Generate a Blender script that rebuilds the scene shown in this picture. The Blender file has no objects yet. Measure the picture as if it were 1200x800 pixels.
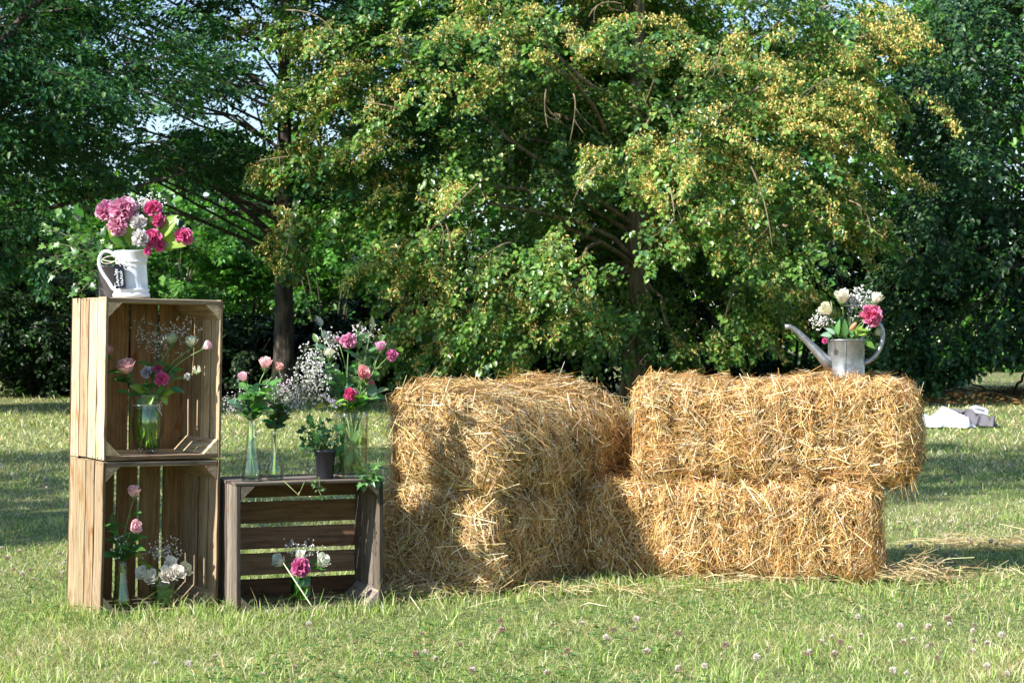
import bpy, bmesh, math, random
import numpy as np
from mathutils import Vector, Matrix, Quaternion

# ------------------------------------------------------------------ camera, sky, sun, exposure
scene = bpy.context.scene
COL = scene.collection
CAM_H = 0.84
FPX = 2150.0                       # focal length in pixels of a 1200 px wide picture
cd = bpy.data.cameras.new('camera'); cam = bpy.data.objects.new('camera', cd); COL.objects.link(cam)
cam.location = (0, 0, CAM_H); cam.rotation_euler = (math.radians(90), 0, 0)
cd.sensor_width = 36.0; cd.lens = FPX / 1200 * 36.0
cd.clip_start = 0.1; cd.clip_end = 2000
cd.dof.use_dof = True; cd.dof.focus_distance = 6.0; cd.dof.aperture_fstop = 15.0
scene.camera = cam

SUN_AZ = 37.0      # degrees: the sun stands to the left and this much towards the camera's side
SUN_EL = 36.0
world = bpy.data.worlds.new("World"); scene.world = world; world.use_nodes = True
wn = world.node_tree.nodes; wl = world.node_tree.links
sky = wn.new('ShaderNodeTexSky'); sky.sky_type = 'NISHITA'; sky.sun_disc = False
sky.sun_elevation = math.radians(SUN_EL); sky.sun_rotation = math.radians(270 - SUN_AZ)
sky.air_density = 1.0; sky.dust_density = 0.3; sky.ozone_density = 2.0
wn['Background'].inputs['Strength'].default_value = 0.115
wl.new(sky.outputs[0], wn['Background'].inputs['Color'])
sd = bpy.data.lights.new('sun', 'SUN'); sd.energy = 5.0; sd.angle = math.radians(0.53); sd.color = (1.0, 0.965, 0.90)
sun = bpy.data.objects.new('sun', sd); COL.objects.link(sun)
_a = math.radians(SUN_AZ); _e = math.radians(SUN_EL)
SUNV = Vector((-math.cos(_a) * math.cos(_e), -math.sin(_a) * math.cos(_e), math.sin(_e)))
sun.rotation_euler = SUNV.to_track_quat('Z', 'Y').to_euler(); sun.location = SUNV * 30
scene.view_settings.view_transform = 'Standard'; scene.view_settings.look = 'None'
scene.view_settings.exposure = 1.0; scene.view_settings.gamma = 1.0
scene.render.engine = 'CYCLES'
scene.cycles.use_denoising = True
scene.cycles.max_bounces = 8; scene.cycles.transparent_max_bounces = 16
scene.cycles.diffuse_bounces = 4; scene.cycles.transmission_bounces = 6; scene.cycles.glossy_bounces = 3
scene.cycles.caustics_reflective = False; scene.cycles.caustics_refractive = False
scene.cycles.sample_clamp_indirect = 6.0

# ------------------------------------------------------------------ helpers
def at(px, py, Y):
    return Vector(((px - 600) / FPX * Y, Y, CAM_H - (py - 400) / FPX * Y))

def tag(o, label=None, cat=None, group=None, kind=None):
    if label: o['label'] = label
    if cat: o['category'] = cat
    if group: o['group'] = group
    if kind: o['kind'] = kind
    return o

def empty(name, loc, label, cat, group=None, rz=0.0):
    o = bpy.data.objects.new(name, None); COL.objects.link(o)
    o.location = loc; o.rotation_euler = (0, 0, rz); o.empty_display_size = 0.05
    return tag(o, label, cat, group)

def np_mesh(name, V, F, mat, parent=None, col=None, smooth=False, inv=None, uvw=None):
    """V (n,3), F (m,k) int array -> one mesh object. Coordinates are world ones unless inv is given."""
    V = np.asarray(V, dtype=np.float64); F = np.asarray(F, dtype=np.int32)
    if parent is not None and inv is None:
        inv = parent_inv(parent)
    if inv is not None:
        M = np.array(inv); V = V @ M[:3, :3].T + M[:3, 3]
    me = bpy.data.meshes.new(name)
    n, (m, k) = len(V), F.shape
    me.vertices.add(n); me.vertices.foreach_set('co', V.astype(np.float32).ravel())
    me.loops.add(m * k); me.loops.foreach_set('vertex_index', F.ravel())
    me.polygons.add(m)
    me.polygons.foreach_set('loop_start', np.arange(0, m * k, k, dtype=np.int32))
    try: me.polygons.foreach_set('loop_total', np.full(m, k, dtype=np.int32))
    except Exception: pass
    if smooth: me.polygons.foreach_set('use_smooth', np.ones(m, dtype=bool))
    if col is not None:
        a = me.attributes.new('Col', 'FLOAT_COLOR', 'POINT')
        c = np.ones((n, 4), dtype=np.float32); c[:, :3] = col
        a.data.foreach_set('color', c.ravel())
    if uvw is not None:
        a = me.attributes.new('gc', 'FLOAT_VECTOR', 'POINT')
        a.data.foreach_set('vector', np.asarray(uvw, dtype=np.float32).ravel())
    me.update(calc_edges=True); me.validate()
    for mm in (mat if isinstance(mat, (list, tuple)) else [mat]): me.materials.append(mm)
    o = bpy.data.objects.new(name, me); COL.objects.link(o)
    if parent is not None: o.parent = parent
    return o

def parent_inv(p):
    M = Matrix.Identity(4); q = p
    while q is not None:
        M = q.matrix_basis @ M; q = q.parent
    return M.inverted()

class MB:
    """collects faces, then links them as one mesh object"""
    def __init__(s): s.v = []; s.f = []; s.c = []; s.g = []; s.m = []
    def add(s, v, f, c=(1, 1, 1), g=None, m=0):
        b = len(s.v); s.v += [tuple(p) for p in v]
        s.f += [tuple(i + b for i in q) for q in f]; s.m += [m] * len(f)
        if len(v) and isinstance(c[0], (tuple, list, np.ndarray)): s.c += [tuple(x) for x in c]
        else: s.c += [tuple(c)] * len(v)
        s.g += [tuple(x) for x in g] if g is not None else [(0, 0, 0)] * len(v)
    def build(s, name, mat, parent=None, smooth=True, local=False, bevel=0):
        me = bpy.data.meshes.new(name)
        V = [Vector(p) for p in s.v]
        if parent is not None and not local:
            I = parent_inv(parent); V = [I @ p for p in V]
        me.from_pydata([tuple(p) for p in V], [], s.f)
        a = me.attributes.new('Col', 'FLOAT_COLOR', 'POINT')
        a.data.foreach_set('color', np.array([list(c[:3]) + [1.0] for c in s.c], dtype=np.float32).ravel())
        a = me.attributes.new('gc', 'FLOAT_VECTOR', 'POINT')
        a.data.foreach_set('vector', np.array(s.g, dtype=np.float32).ravel())
        me.polygons.foreach_set('use_smooth', [smooth] * len(s.f))
        me.polygons.foreach_set('material_index', s.m)
        for mm in (mat if isinstance(mat, (list, tuple)) else [mat]): me.materials.append(mm)
        me.update()
        o = bpy.data.objects.new(name, me); COL.objects.link(o)
        if parent is not None: o.parent = parent
        if bevel:
            b = o.modifiers.new('bevel', 'BEVEL'); b.width = bevel; b.segments = 2; b.limit_method = 'ANGLE'
        return o

def tube(mb, pts, radii, n=6, c=(1, 1, 1), closed_ends=True):
    pts = [Vector(p) for p in pts]; rings = []
    up = Vector((0.31, 0.17, 0.93)); prev = None
    V = []; F = []
    for i, p in enumerate(pts):
        d = (pts[min(i + 1, len(pts) - 1)] - pts[max(i - 1, 0)]).normalized()
        if prev is None:
            a = d.cross(up); a = a.normalized() if a.length > 1e-4 else d.cross(Vector((1, 0, 0))).normalized()
        else:
            a = (prev - d * prev.dot(d)); a = a.normalized() if a.length > 1e-5 else d.orthogonal().normalized()
        prev = a; b = d.cross(a)
        r = radii[i] if isinstance(radii, (list, tuple, np.ndarray)) else radii
        for k in range(n):
            t = 2 * math.pi * k / n
            V.append(p + (a * math.cos(t) + b * math.sin(t)) * r)
    for i in range(len(pts) - 1):
        for k in range(n):
            F.append((i * n + k, i * n + (k + 1) % n, (i + 1) * n + (k + 1) % n, (i + 1) * n + k))
    if closed_ends:
        F.append(tuple(range(n))[::-1]); F.append(tuple((len(pts) - 1) * n + k for k in range(n)))
    mb.add(V, F, c)

def bez(p0, p1, p2, n=8):
    p0, p1, p2 = Vector(p0), Vector(p1), Vector(p2)
    return [p0 * (1 - t) ** 2 + p1 * 2 * t * (1 - t) + p2 * t * t for t in [i / n for i in range(n + 1)]]

def smooth_path(p, n=4):
    out = []
    for i in range(len(p) - 1):
        a, b, c, d = p[max(i - 1, 0)], p[i], p[i + 1], p[min(i + 2, len(p) - 1)]
        for k in range(n):
            t = k / n; out.append(.5 * ((2 * b) + (c - a) * t + (2 * a - 5 * b + 4 * c - d) * t * t + (3 * b - a - 3 * c + d) * t ** 3))
    return out + [p[-1]]

def lathe(mb, prof, n=40, c=(1, 1, 1), org=(0, 0, 0), sx=1.0, sy=1.0, defo=None, cap0=False, cap1=False):
    V = []; F = []
    for (r, z) in prof:
        for k in range(n):
            t = 2 * math.pi * k / n
            p = Vector((r * math.cos(t) * sx, r * math.sin(t) * sy, z))
            if defo: p = defo(p, t)
            V.append(p + Vector(org))
    for i in range(len(prof) - 1):
        for k in range(n):
            F.append((i * n + k, i * n + (k + 1) % n, (i + 1) * n + (k + 1) % n, (i + 1) * n + k))
    if cap0: F.append(tuple(range(n))[::-1])
    if cap1: F.append(tuple((len(prof) - 1) * n + k for k in range(n)))
    mb.add(V, F, c)

# ------------------------------------------------------------------ materials
def new_mat(name):
    m = bpy.data.materials.new(name); m.use_nodes = True
    nt = m.node_tree; b = nt.nodes['Principled BSDF']
    return m, nt, b

def nd(nt, t, **kw):
    n = nt.nodes.new(t)
    for k, v in kw.items(): setattr(n, k, v)
    return n

def col_attr(nt):
    a = nd(nt, 'ShaderNodeAttribute'); a.attribute_name = 'Col'; return a

def mat_leaf(name, rough=0.45, trans=0.35, tcol=(1.1, 1.25, 0.45), spec=0.5, plain=None):
    m, nt, b = new_mat(name)
    a = col_attr(nt)
    nt.links.new(a.outputs['Color'], b.inputs['Base Color'])
    b.inputs['Roughness'].default_value = rough
    b.inputs['Specular IOR Level'].default_value = spec
    if trans > 0:
        tr = nd(nt, 'ShaderNodeBsdfTranslucent')
        mx = nd(nt, 'ShaderNodeMix', data_type='RGBA', blend_type='MULTIPLY'); mx.inputs['Factor'].default_value = 1
        mx.inputs['B'].default_value = (*tcol, 1)
        nt.links.new(a.outputs['Color'], mx.inputs['A']); nt.links.new(mx.outputs['Result'], tr.inputs['Color'])
        ms = nd(nt, 'ShaderNodeMixShader'); ms.inputs[0].default_value = trans
        nt.links.new(b.outputs[0], ms.inputs[1]); nt.links.new(tr.outputs[0], ms.inputs[2])
        nt.links.new(ms.outputs[0], nt.nodes['Material Output'].inputs['Surface'])
    return m

def mat_simple(name, color, rough=0.5, metal=0.0, bump=0.0, bscale=60, var=0.0, spec=0.5):
    m, nt, b = new_mat(name)
    b.inputs['Base Color'].default_value = (*color, 1); b.inputs['Roughness'].default_value = rough
    b.inputs['Metallic'].default_value = metal; b.inputs['Specular IOR Level'].default_value = spec
    tc = nd(nt, 'ShaderNodeTexCoord')
    nz = nd(nt, 'ShaderNodeTexNoise'); nz.inputs['Scale'].default_value = bscale; nz.inputs['Detail'].default_value = 4
    nt.links.new(tc.outputs['Object'], nz.inputs['Vector'])
    if bump:
        bp = nd(nt, 'ShaderNodeBump'); bp.inputs['Strength'].default_value = bump; bp.inputs['Distance'].default_value = 0.002
        nt.links.new(nz.outputs['Fac'], bp.inputs['Height']); nt.links.new(bp.outputs[0], b.inputs['Normal'])
    if var:
        r = nd(nt, 'ShaderNodeValToRGB')
        r.color_ramp.elements[0].position = 0.3; r.color_ramp.elements[1].position = 0.7
        r.color_ramp.elements[0].color = (*[x * (1 - var) for x in color], 1)
        r.color_ramp.elements[1].color = (*[min(1, x * (1 + var * .6)) for x in color], 1)
        nt.links.new(nz.outputs['Fac'], r.inputs[0]); nt.links.new(r.outputs[0], b.inputs['Base Color'])
    return m

def mat_wood(name):
    """colour of each board comes from Col, grain runs along the first axis of gc"""
    m, nt, b = new_mat(name)
    a = col_attr(nt); g = nd(nt, 'ShaderNodeAttribute'); g.attribute_name = 'gc'
    mp = nd(nt, 'ShaderNodeMapping'); mp.inputs['Scale'].default_value = (5, 110, 110)
    nt.links.new(g.outputs['Vector'], mp.inputs['Vector'])
    n1 = nd(nt, 'ShaderNodeTexNoise'); n1.inputs['Scale'].default_value = 1.0; n1.inputs['Detail'].default_value = 5; n1.inputs['Distortion'].default_value = 0.8
    nt.links.new(mp.outputs[0], n1.inputs['Vector'])
    mp2 = nd(nt, 'ShaderNodeMapping'); mp2.inputs['Scale'].default_value = (6, 22, 22)
    nt.links.new(g.outputs['Vector'], mp2.inputs['Vector'])
    n2 = nd(nt, 'ShaderNodeTexNoise'); n2.inputs['Scale'].default_value = 1.0; n2.inputs['Detail'].default_value = 3; n2.inputs['Distortion'].default_value = 1.5
    nt.links.new(mp2.outputs[0], n2.inputs['Vector'])
    r1 = nd(nt, 'ShaderNodeMapRange'); r1.inputs['From Min'].default_value = .3; r1.inputs['From Max'].default_value = .72
    r1.inputs['To Min'].default_value = 1.18; r1.inputs['To Max'].default_value = 0.50
    nt.links.new(n1.outputs['Fac'], r1.inputs['Value'])
    x1 = nd(nt, 'ShaderNodeVectorMath', operation='SCALE')
    nt.links.new(a.outputs['Color'], x1.inputs[0]); nt.links.new(r1.outputs[0], x1.inputs['Scale'])
    # warm knots and stains
    r2 = nd(nt, 'ShaderNodeMapRange'); r2.inputs['From Min'].default_value = .58; r2.inputs['From Max'].default_value = .72
    nt.links.new(n2.outputs['Fac'], r2.inputs['Value'])
    mx = nd(nt, 'ShaderNodeMix', data_type='RGBA', blend_type='MULTIPLY')
    nt.links.new(r2.outputs[0], mx.inputs['Factor']); nt.links.new(x1.outputs[0], mx.inputs['A'])
    mx.inputs['B'].default_value = (0.74, 0.50, 0.30, 1)
    nt.links.new(mx.outputs['Result'], b.inputs['Base Color'])
    n3 = nd(nt, 'ShaderNodeTexNoise'); n3.inputs['Scale'].default_value = 1.0; n3.inputs['Detail'].default_value = 6; n3.inputs['Roughness'].default_value = .7
    mp3 = nd(nt, 'ShaderNodeMapping'); mp3.inputs['Scale'].default_value = (14, 30, 30); nt.links.new(g.outputs['Vector'], mp3.inputs['Vector']); nt.links.new(mp3.outputs[0], n3.inputs['Vector'])
    r3 = nd(nt, 'ShaderNodeMapRange'); r3.inputs['From Min'].default_value = .52; r3.inputs['From Max'].default_value = .75; r3.inputs['To Max'].default_value = .7
    nt.links.new(n3.outputs['Fac'], r3.inputs['Value'])
    m3 = nd(nt, 'ShaderNodeMix', data_type='RGBA', blend_type='MULTIPLY'); m3.inputs['B'].default_value = (.42, .38, .36, 1)
    nt.links.new(r3.outputs[0], m3.inputs['Factor']); nt.links.new(mx.outputs['Result'], m3.inputs['A']); nt.links.new(m3.outputs['Result'], b.inputs['Base Color'])
    b.inputs['Roughness'].default_value = 0.8; b.inputs['Specular IOR Level'].default_value = 0.2
    bp = nd(nt, 'ShaderNodeBump'); bp.inputs['Strength'].default_value = .5; bp.inputs['Distance'].default_value = 0.0015
    nt.links.new(n1.outputs['Fac'], bp.inputs['Height']); nt.links.new(bp.outputs[0], b.inputs['Normal'])
    return m

def mat_bark(name, c0, c1, sc=6):
    m, nt, b = new_mat(name)
    tc = nd(nt, 'ShaderNodeTexCoord'); mp = nd(nt, 'ShaderNodeMapping'); mp.inputs['Scale'].default_value = (sc * 2, sc * 2, sc * .35)
    nt.links.new(tc.outputs['Object'], mp.inputs['Vector'])
    n = nd(nt, 'ShaderNodeTexNoise'); n.inputs['Scale'].default_value = 1.5; n.inputs['Detail'].default_value = 7; n.inputs['Distortion'].default_value = .6
    nt.links.new(mp.outputs[0], n.inputs['Vector'])
    r = nd(nt, 'ShaderNodeValToRGB'); r.color_ramp.elements[0].position = .35; r.color_ramp.elements[1].position = .68
    r.color_ramp.elements[0].color = (*c0, 1); r.color_ramp.elements[1].color = (*c1, 1)
    nt.links.new(n.outputs['Fac'], r.inputs[0]); nt.links.new(r.outputs[0], b.inputs['Base Color'])
    b.inputs['Roughness'].default_value = .9
    bp = nd(nt, 'ShaderNodeBump'); bp.inputs['Strength'].default_value = 1; bp.inputs['Distance'].default_value = 0.03
    nt.links.new(n.outputs['Fac'], bp.inputs['Height']); nt.links.new(bp.outputs[0], b.inputs['Normal'])
    return m

def mat_thin_glass(name, tint=(0.965, 0.985, 0.98), refl=1.0):
    m, nt, b = new_mat(name); nt.nodes.remove(b)
    tr = nd(nt, 'ShaderNodeBsdfTransparent'); tr.inputs[0].default_value = (*tint, 1)
    gl = nd(nt, 'ShaderNodeBsdfGlossy'); gl.inputs['Roughness'].default_value = 0.03; gl.inputs[0].default_value = (1, 1, 1, 1)
    lw = nd(nt, 'ShaderNodeLayerWeight'); lw.inputs[0].default_value = .5
    pw = nd(nt, 'ShaderNodeMath', operation='POWER'); pw.inputs[1].default_value = 3.5; nt.links.new(lw.outputs['Facing'], pw.inputs[0])
    mm = nd(nt, 'ShaderNodeMath', operation='MULTIPLY_ADD'); mm.inputs[1].default_value = .38 * refl; mm.inputs[2].default_value = .045 * refl; mm.use_clamp = True
    nt.links.new(pw.outputs[0], mm.inputs[0])
    cm = nd(nt, 'ShaderNodeMix', data_type='RGBA'); cm.inputs['A'].default_value = (*tint, 1); cm.inputs['B'].default_value = (*[x * .42 for x in tint], 1)
    p2 = nd(nt, 'ShaderNodeMath', operation='POWER'); p2.inputs[1].default_value = 3.0; nt.links.new(lw.outputs['Facing'], p2.inputs[0])
    nt.links.new(p2.outputs[0], cm.inputs['Factor']); nt.links.new(cm.outputs['Result'], tr.inputs[0])
    ms = nd(nt, 'ShaderNodeMixShader'); nt.links.new(mm.outputs[0], ms.inputs[0])
    nt.links.new(tr.outputs[0], ms.inputs[1]); nt.links.new(gl.outputs[0], ms.inputs[2])
    nt.links.new(ms.outputs[0], nt.nodes['Material Output'].inputs['Surface'])
    return m

def mat_glass(name, tint=(0.95, 0.98, 0.97), rough=0.0, ior=1.5):
    m, nt, b = new_mat(name)
    b.inputs['Base Color'].default_value = (*tint, 1); b.inputs['Roughness'].default_value = rough
    b.inputs['Transmission Weight'].default_value = 1.0; b.inputs['IOR'].default_value = ior
    return m

M = {}
M['leaf_lime'] = mat_leaf('lime_leaf', .33, .36, spec=.8)
M['leaf_dark'] = mat_leaf('dark_leaf', .42, .22, spec=.45)
M['leaf_fine'] = mat_leaf('fine_leaf', .45, .38)
M['leaf_plant'] = mat_leaf('plant_leaf', .35, .30, spec=.5)
M['blossom'] = mat_leaf('lime_blossom', .7, .3, tcol=(1.1, 1.05, .6), spec=.2)
M['petal'] = mat_leaf('petal', .55, .30, tcol=(1.05, .9, .92), spec=.3)
M['grass'] = mat_leaf('grass_blade', .5, .35, tcol=(1.1, 1.15, .5), spec=.35)
M['straw'] = mat_leaf('straw', .55, .15, tcol=(1.1, .95, .6), spec=.3)
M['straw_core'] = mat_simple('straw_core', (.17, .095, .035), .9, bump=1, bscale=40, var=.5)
M['wood'] = mat_wood('crate_wood')
M['nail'] = mat_simple('nail_steel', (.10, .07, .05), .5, .6)
M['bark'] = mat_bark('bark', (.028, .022, .016), (.12, .095, .07))
M['bark_lime'] = mat_bark('lime_bark', (.09, .065, .035), (.34, .27, .16))
M['twig'] = mat_simple('twig', (.20, .15, .085), .8, var=.4, bscale=5)
M['pale_twig'] = mat_simple('pale_twig', (.42, .34, .20), .8, var=.3, bscale=8)
M['ceramic'] = mat_simple('white_ceramic', (.66, .68, .72), .14, var=.03, bscale=30)
M['grey_plastic'] = mat_simple('grey_plastic', (.10, .095, .105), .5, var=.1)
M['black_plastic'] = mat_simple('black_plastic', (.018, .02, .026), .4, var=.1)
M['slate'] = mat_simple('chalkboard', (.012, .015, .024), .95, var=.2, spec=.1)
M['chalk'] = mat_simple('chalk', (.75, .77, .80), .9)
M['twine'] = mat_simple('twine', (.74, .66, .54), .9, bump=.6, bscale=300, var=.3)
M['galv'] = None
M['glass'] = mat_thin_glass('clear_glass')
M['glass_green'] = mat_thin_glass('green_glass', (.62, .82, .45))
M['base_glass'] = mat_glass('thick_glass')
M['water'] = mat_thin_glass('water', (.90, .95, .84), .5)
M['green_water'] = mat_thin_glass('green_water', (.80, .92, .50), .4)
M['stem'] = mat_leaf('stem', .45, 0)
M['cloth'] = None

# ------------------------------------------------------------------ ground
def build_ground():
    m, nt, b = new_mat('lawn_soil')
    tc = nd(nt, 'ShaderNodeTexCoord')
    n1 = nd(nt, 'ShaderNodeTexNoise'); n1.inputs['Scale'].default_value = 38; n1.inputs['Detail'].default_value = 7
    n2 = nd(nt, 'ShaderNodeTexNoise'); n2.inputs['Scale'].default_value = .55; n2.inputs['Detail'].default_value = 5
    for n in (n1, n2): nt.links.new(tc.outputs['Object'], n.inputs['Vector'])
    r1 = nd(nt, 'ShaderNodeValToRGB'); e = r1.color_ramp
    e.elements[0].position = .32; e.elements[0].color = (.07, .085, .025, 1)
    e.elements[1].position = .72; e.elements[1].color = (.27, .27, .12, 1)
    x = e.elements.new(.52); x.color = (.15, .17, .055, 1)
    r2 = nd(nt, 'ShaderNodeMapRange'); r2.inputs['From Min'].default_value = .45; r2.inputs['From Max'].default_value = .7; r2.inputs['To Max'].default_value = .6
    nt.links.new(n1.outputs['Fac'], r1.inputs[0]); nt.links.new(n2.outputs['Fac'], r2.inputs['Value'])
    mx = nd(nt, 'ShaderNodeMix', data_type='RGBA'); mx.inputs['B'].default_value = (.32, .27, .13, 1)
    nt.links.new(r2.outputs[0], mx.inputs['Factor']); nt.links.new(r1.outputs[0], mx.inputs['A'])
    nt.links.new(mx.outputs['Result'], b.inputs['Base Color']); b.inputs['Roughness'].default_value = .95
    bp = nd(nt, 'ShaderNodeBump'); bp.inputs['Distance'].default_value = .03
    nt.links.new(n1.outputs['Fac'], bp.inputs['Height']); nt.links.new(bp.outputs[0], b.inputs['Normal'])
    S = 400.0
    o = np_mesh('ground', [(-S, -S, 0), (S, -S, 0), (S, S, 0), (-S, S, 0)], [(0, 1, 2, 3)], m)
    tag(o, kind='structure'); o['label'] = 'mown lawn stretching away under the trees'
build_ground()

# ------------------------------------------------------------------ leaves, crowns
def unit(a): return a / np.maximum(np.linalg.norm(a, axis=-1, keepdims=True), 1e-9)

def leaves(C, A, N, L, W, col, fold=.18, droop=.12):
    """one bent two-faced leaf per row"""
    A = unit(A); S = unit(np.cross(A, N)); N = unit(np.cross(S, A))
    L = L[:, None]; W = W[:, None]
    base = C
    tip = C + A * L - N * L * droop
    l1 = C + A * L * .28 + S * W * .48 + N * W * fold
    l2 = C + A * L * .68 + S * W * .36 + N * W * fold * .8 - N * L * droop * .4
    r1 = C + A * L * .28 - S * W * .48 + N * W * fold
    r2 = C + A * L * .68 - S * W * .36 + N * W * fold * .8 - N * L * droop * .4
    n = len(C)
    V = np.stack([base, r1, r2, tip, l2, l1], 1).reshape(-1, 3)
    i = np.arange(n)[:, None] * 6
    F = np.concatenate([i + np.array([[0, 1, 2, 3]]), i + np.array([[0, 3, 4, 5]])], 1).reshape(-1, 4)
    return V, F, np.repeat(col, 6, axis=0)

def palette(rng, n, cols, jit=.18, w=None):
    cols = np.array(cols); k = rng.choice(len(cols), n, p=w)
    c = cols[k] * (1 + rng.normal(0, jit, (n, 1))) * (1 + rng.normal(0, jit * .3, (n, 3)))
    return np.clip(c, .004, .95)

def crown_sprays(rng, plumes, per, lps, leaf, cols, w=None, flat=.55, spread=.55, droop=.45, wid=.75, jit=.2, hang=.25):
    """plumes: list of (centre, outward dir, radius). Returns leaf arrays plus the sprays (origin, dir, length)"""
    P = np.array([p[0] for p in plumes]); D = unit(np.array([p[1] for p in plumes])); R = np.array([p[2] for p in plumes])
    k = np.repeat(np.arange(len(plumes)), per)
    n = len(k)
    q = rng.normal(0, 1, (n, 3)); q = unit(q) * rng.random((n, 1)) ** .5
    q[:, 2] *= flat
    r = R[k][:, None]
    d = unit(D[k] + rng.normal(0, spread, (n, 3)) * np.array([1, 1, .45]))
    O = P[k] + q * r * .95 - d * r * .45
    Ls = (R[k] * rng.uniform(.55, 1.05, n))
    m = n * lps; s = np.repeat(np.arange(n), lps)
    t = rng.random(m) ** .8
    dd = d[s]; L = Ls[s][:, None]
    side = unit(np.cross(dd, np.array([0, 0, 1.0])))
    sg = rng.choice([-1, 1], m)[:, None]
    lat = rng.random((m, 1)) * .27 * L * (1.1 - t[:, None])
    C = O[s] + dd * t[:, None] * L - np.array([0, 0, 1.0]) * (t[:, None] ** 2) * L * droop + side * sg * lat - np.array([0, 0, 1.0]) * lat * .35
    C += rng.normal(0, .03, (m, 3))
    A = dd * .7 + side * sg * .8 + rng.normal(0, .35, (m, 3)); A[:, 2] -= hang + t * .35
    N = np.array([0, 0, 1.0]) + dd * .4 + rng.normal(0, .28, (m, 3))
    LL = leaf * rng.uniform(.5, 1.3, m)
    tint = rng.normal(1, .13, (n, 1))[s]
    col = palette(rng, m, cols, jit, w) * tint
    return (C, A, N, LL, LL * wid, np.clip(col, .004, .9)), (O, d, Ls, droop)

def twig_tubes(mb, O, d, Ls, droop, r0=.007, every=1):
    for i in range(0, len(O), every):
        o = Vector(O[i]); dd = Vector(d[i]); L = Ls[i]
        pts = [o + dd * t * L - Vector((0, 0, 1)) * t * t * L * droop for t in (0, .35, .7, 1)]
        tube(mb, pts, [r0, r0 * .8, r0 * .55, r0 * .25], 3, closed_ends=False)

def limb(mb, rng, p0, p1, r0, r1, sag=.1, n=7, wob=.06):
    p0, p1 = Vector(p0), Vector(p1); L = (p1 - p0).length
    mid = (p0 + p1) / 2 + Vector((0, 0, L * sag))
    pts = bez(p0, mid, p1, n)
    for i in range(1, n): pts[i] += Vector(rng.normal(0, wob * L * .25, 3))
    tube(mb, pts, [r0 + (r1 - r0) * (i / n) for i in range(n + 1)], 6, closed_ends=False)
    return pts

def trunk_mesh(mb, rng, x, y, r, h, lean=(0, 0), top=.3):
    pts = []; rad = []
    for i in range(14):
        t = i / 13
        pts.append(Vector((x + lean[0] * t + rng.normal(0, .02) * t, y + lean[1] * t, h * t - .05)))
        rad.append(r * (1 - t * (1 - top)) * (1 + .45 * math.exp(-t * h / .35)))
    tube(mb, pts, rad, 16)
    return pts

def tree(name, label, cat, base, trunk_r, trunk_h, plumes, rng, per, lps, leaf, cols, w, lmat, bmat,
         droop=.45, wid=.75, flat=.55, limb_r=.05, limb_from=(.3, .95), twig_every=3, blossoms=0, blossom_from=0, hang=.25,
         spread=.55, group=None, lean=(0, 0), twig_r=.007, extra_limbs=(), limb_p=.5, more_twigs=None, lift=None):
    root = empty(name, (base[0], base[1], 0), label, cat, group)
    mb = MB(); tp = trunk_mesh(mb, rng, base[0], base[1], trunk_r, trunk_h, lean)
    for (a, b, r0, r1, sg) in extra_limbs: limb(mb, rng, a, b, r0, r1, sg, wob=.05)
    mb.build('trunk', bmat, root)
    lb = MB()
    for (c, d, r) in plumes:
        if rng.random() > limb_p: continue
        c = Vector(c); hd = math.hypot(c.x - base[0], c.y - base[1])
        zz = min(max(c.z - hd * .35, trunk_h * limb_from[0]), trunk_h * limb_from[1])
        t = zz / trunk_h; p0 = Vector((base[0] + lean[0] * t, base[1] + lean[1] * t, zz))
        limb(lb, rng, p0, c, limb_r * (.7 + .3 * min(1, hd / 4)), .012, .10)
    (C, A, N, L, W, col), (O, d, Ls, dr) = crown_sprays(rng, plumes, per, lps, leaf, cols, w, droop=droop, wid=wid, flat=flat, hang=hang, spread=spread)
    keep = C[:, 2] > .12
    if lift: keep &= lift(C)
    V, F, cc = leaves(C[keep], A[keep], N[keep], L[keep], W[keep], col[keep])
    np_mesh('crown', V, F, lmat, root, cc)
    if more_twigs: more_twigs(lb)
    if twig_every: twig_tubes(lb, O, d, Ls, dr, twig_r, twig_every)
    if len(lb.v): lb.build('branches', bmat, root)
    if blossoms:
        plume = np.repeat(np.arange(len(plumes)), per * lps); sp_i = np.arange(len(C)) // lps
        rich = rng.random(len(C) // lps + 1) ** 4
        up = np.array([p[0][2] for p in plumes])[plume]
        wgt = np.where((plume >= blossom_from[0]) & (plume < blossom_from[1]), 1.0, .12) * rich[sp_i] * np.clip(.25 + up * .22, .1, 1.3) * keep
        idx = rng.choice(len(C), int(blossoms), replace=False, p=wgt / wgt.sum())
        m = len(idx) * 4; ii = np.repeat(idx, 4)
        Cb = C[ii] + rng.normal(0, .03, (m, 3)) + np.array([0, -.02, .01])
        Ab = rng.normal(0, .55, (m, 3)); Ab[:, 2] -= .8
        Nb = rng.normal(0, 1, (m, 3))
        Lb = rng.uniform(.022, .058, m)
        cb = palette(rng, m, [(.82, .72, .28), (.68, .66, .22), (.82, .60, .20), (.70, .46, .14)], .15)
        V, F, cc = leaves(Cb, Ab, Nb, Lb, Lb * .42, cb)
        np_mesh('seed_clusters', V, F, M['blossom'], root, cc)
    return root

def shell_plumes(rng, c, rad, n, r, zmin=.3, zmax=99, inner=.15, down=.25, front=None, boxy=1.0):
    out = []
    while len(out) < n:
        q = rng.normal(0, 1, 3); q /= np.linalg.norm(q)
        q = np.sign(q) * np.abs(q) ** boxy; 
        if front is not None and q[1] > 0 and rng.random() < front: continue
        s = 1 - inner * rng.random() ** .7 * 2
        p = np.array(c) + q * np.array(rad) * s
        if p[2] < zmin or p[2] > zmax: continue
        d = q * np.array([1, 1, .3]); d[2] -= down * .3
        out.append((p, d, r * rng.uniform(.75, 1.25)))
    return out

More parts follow.
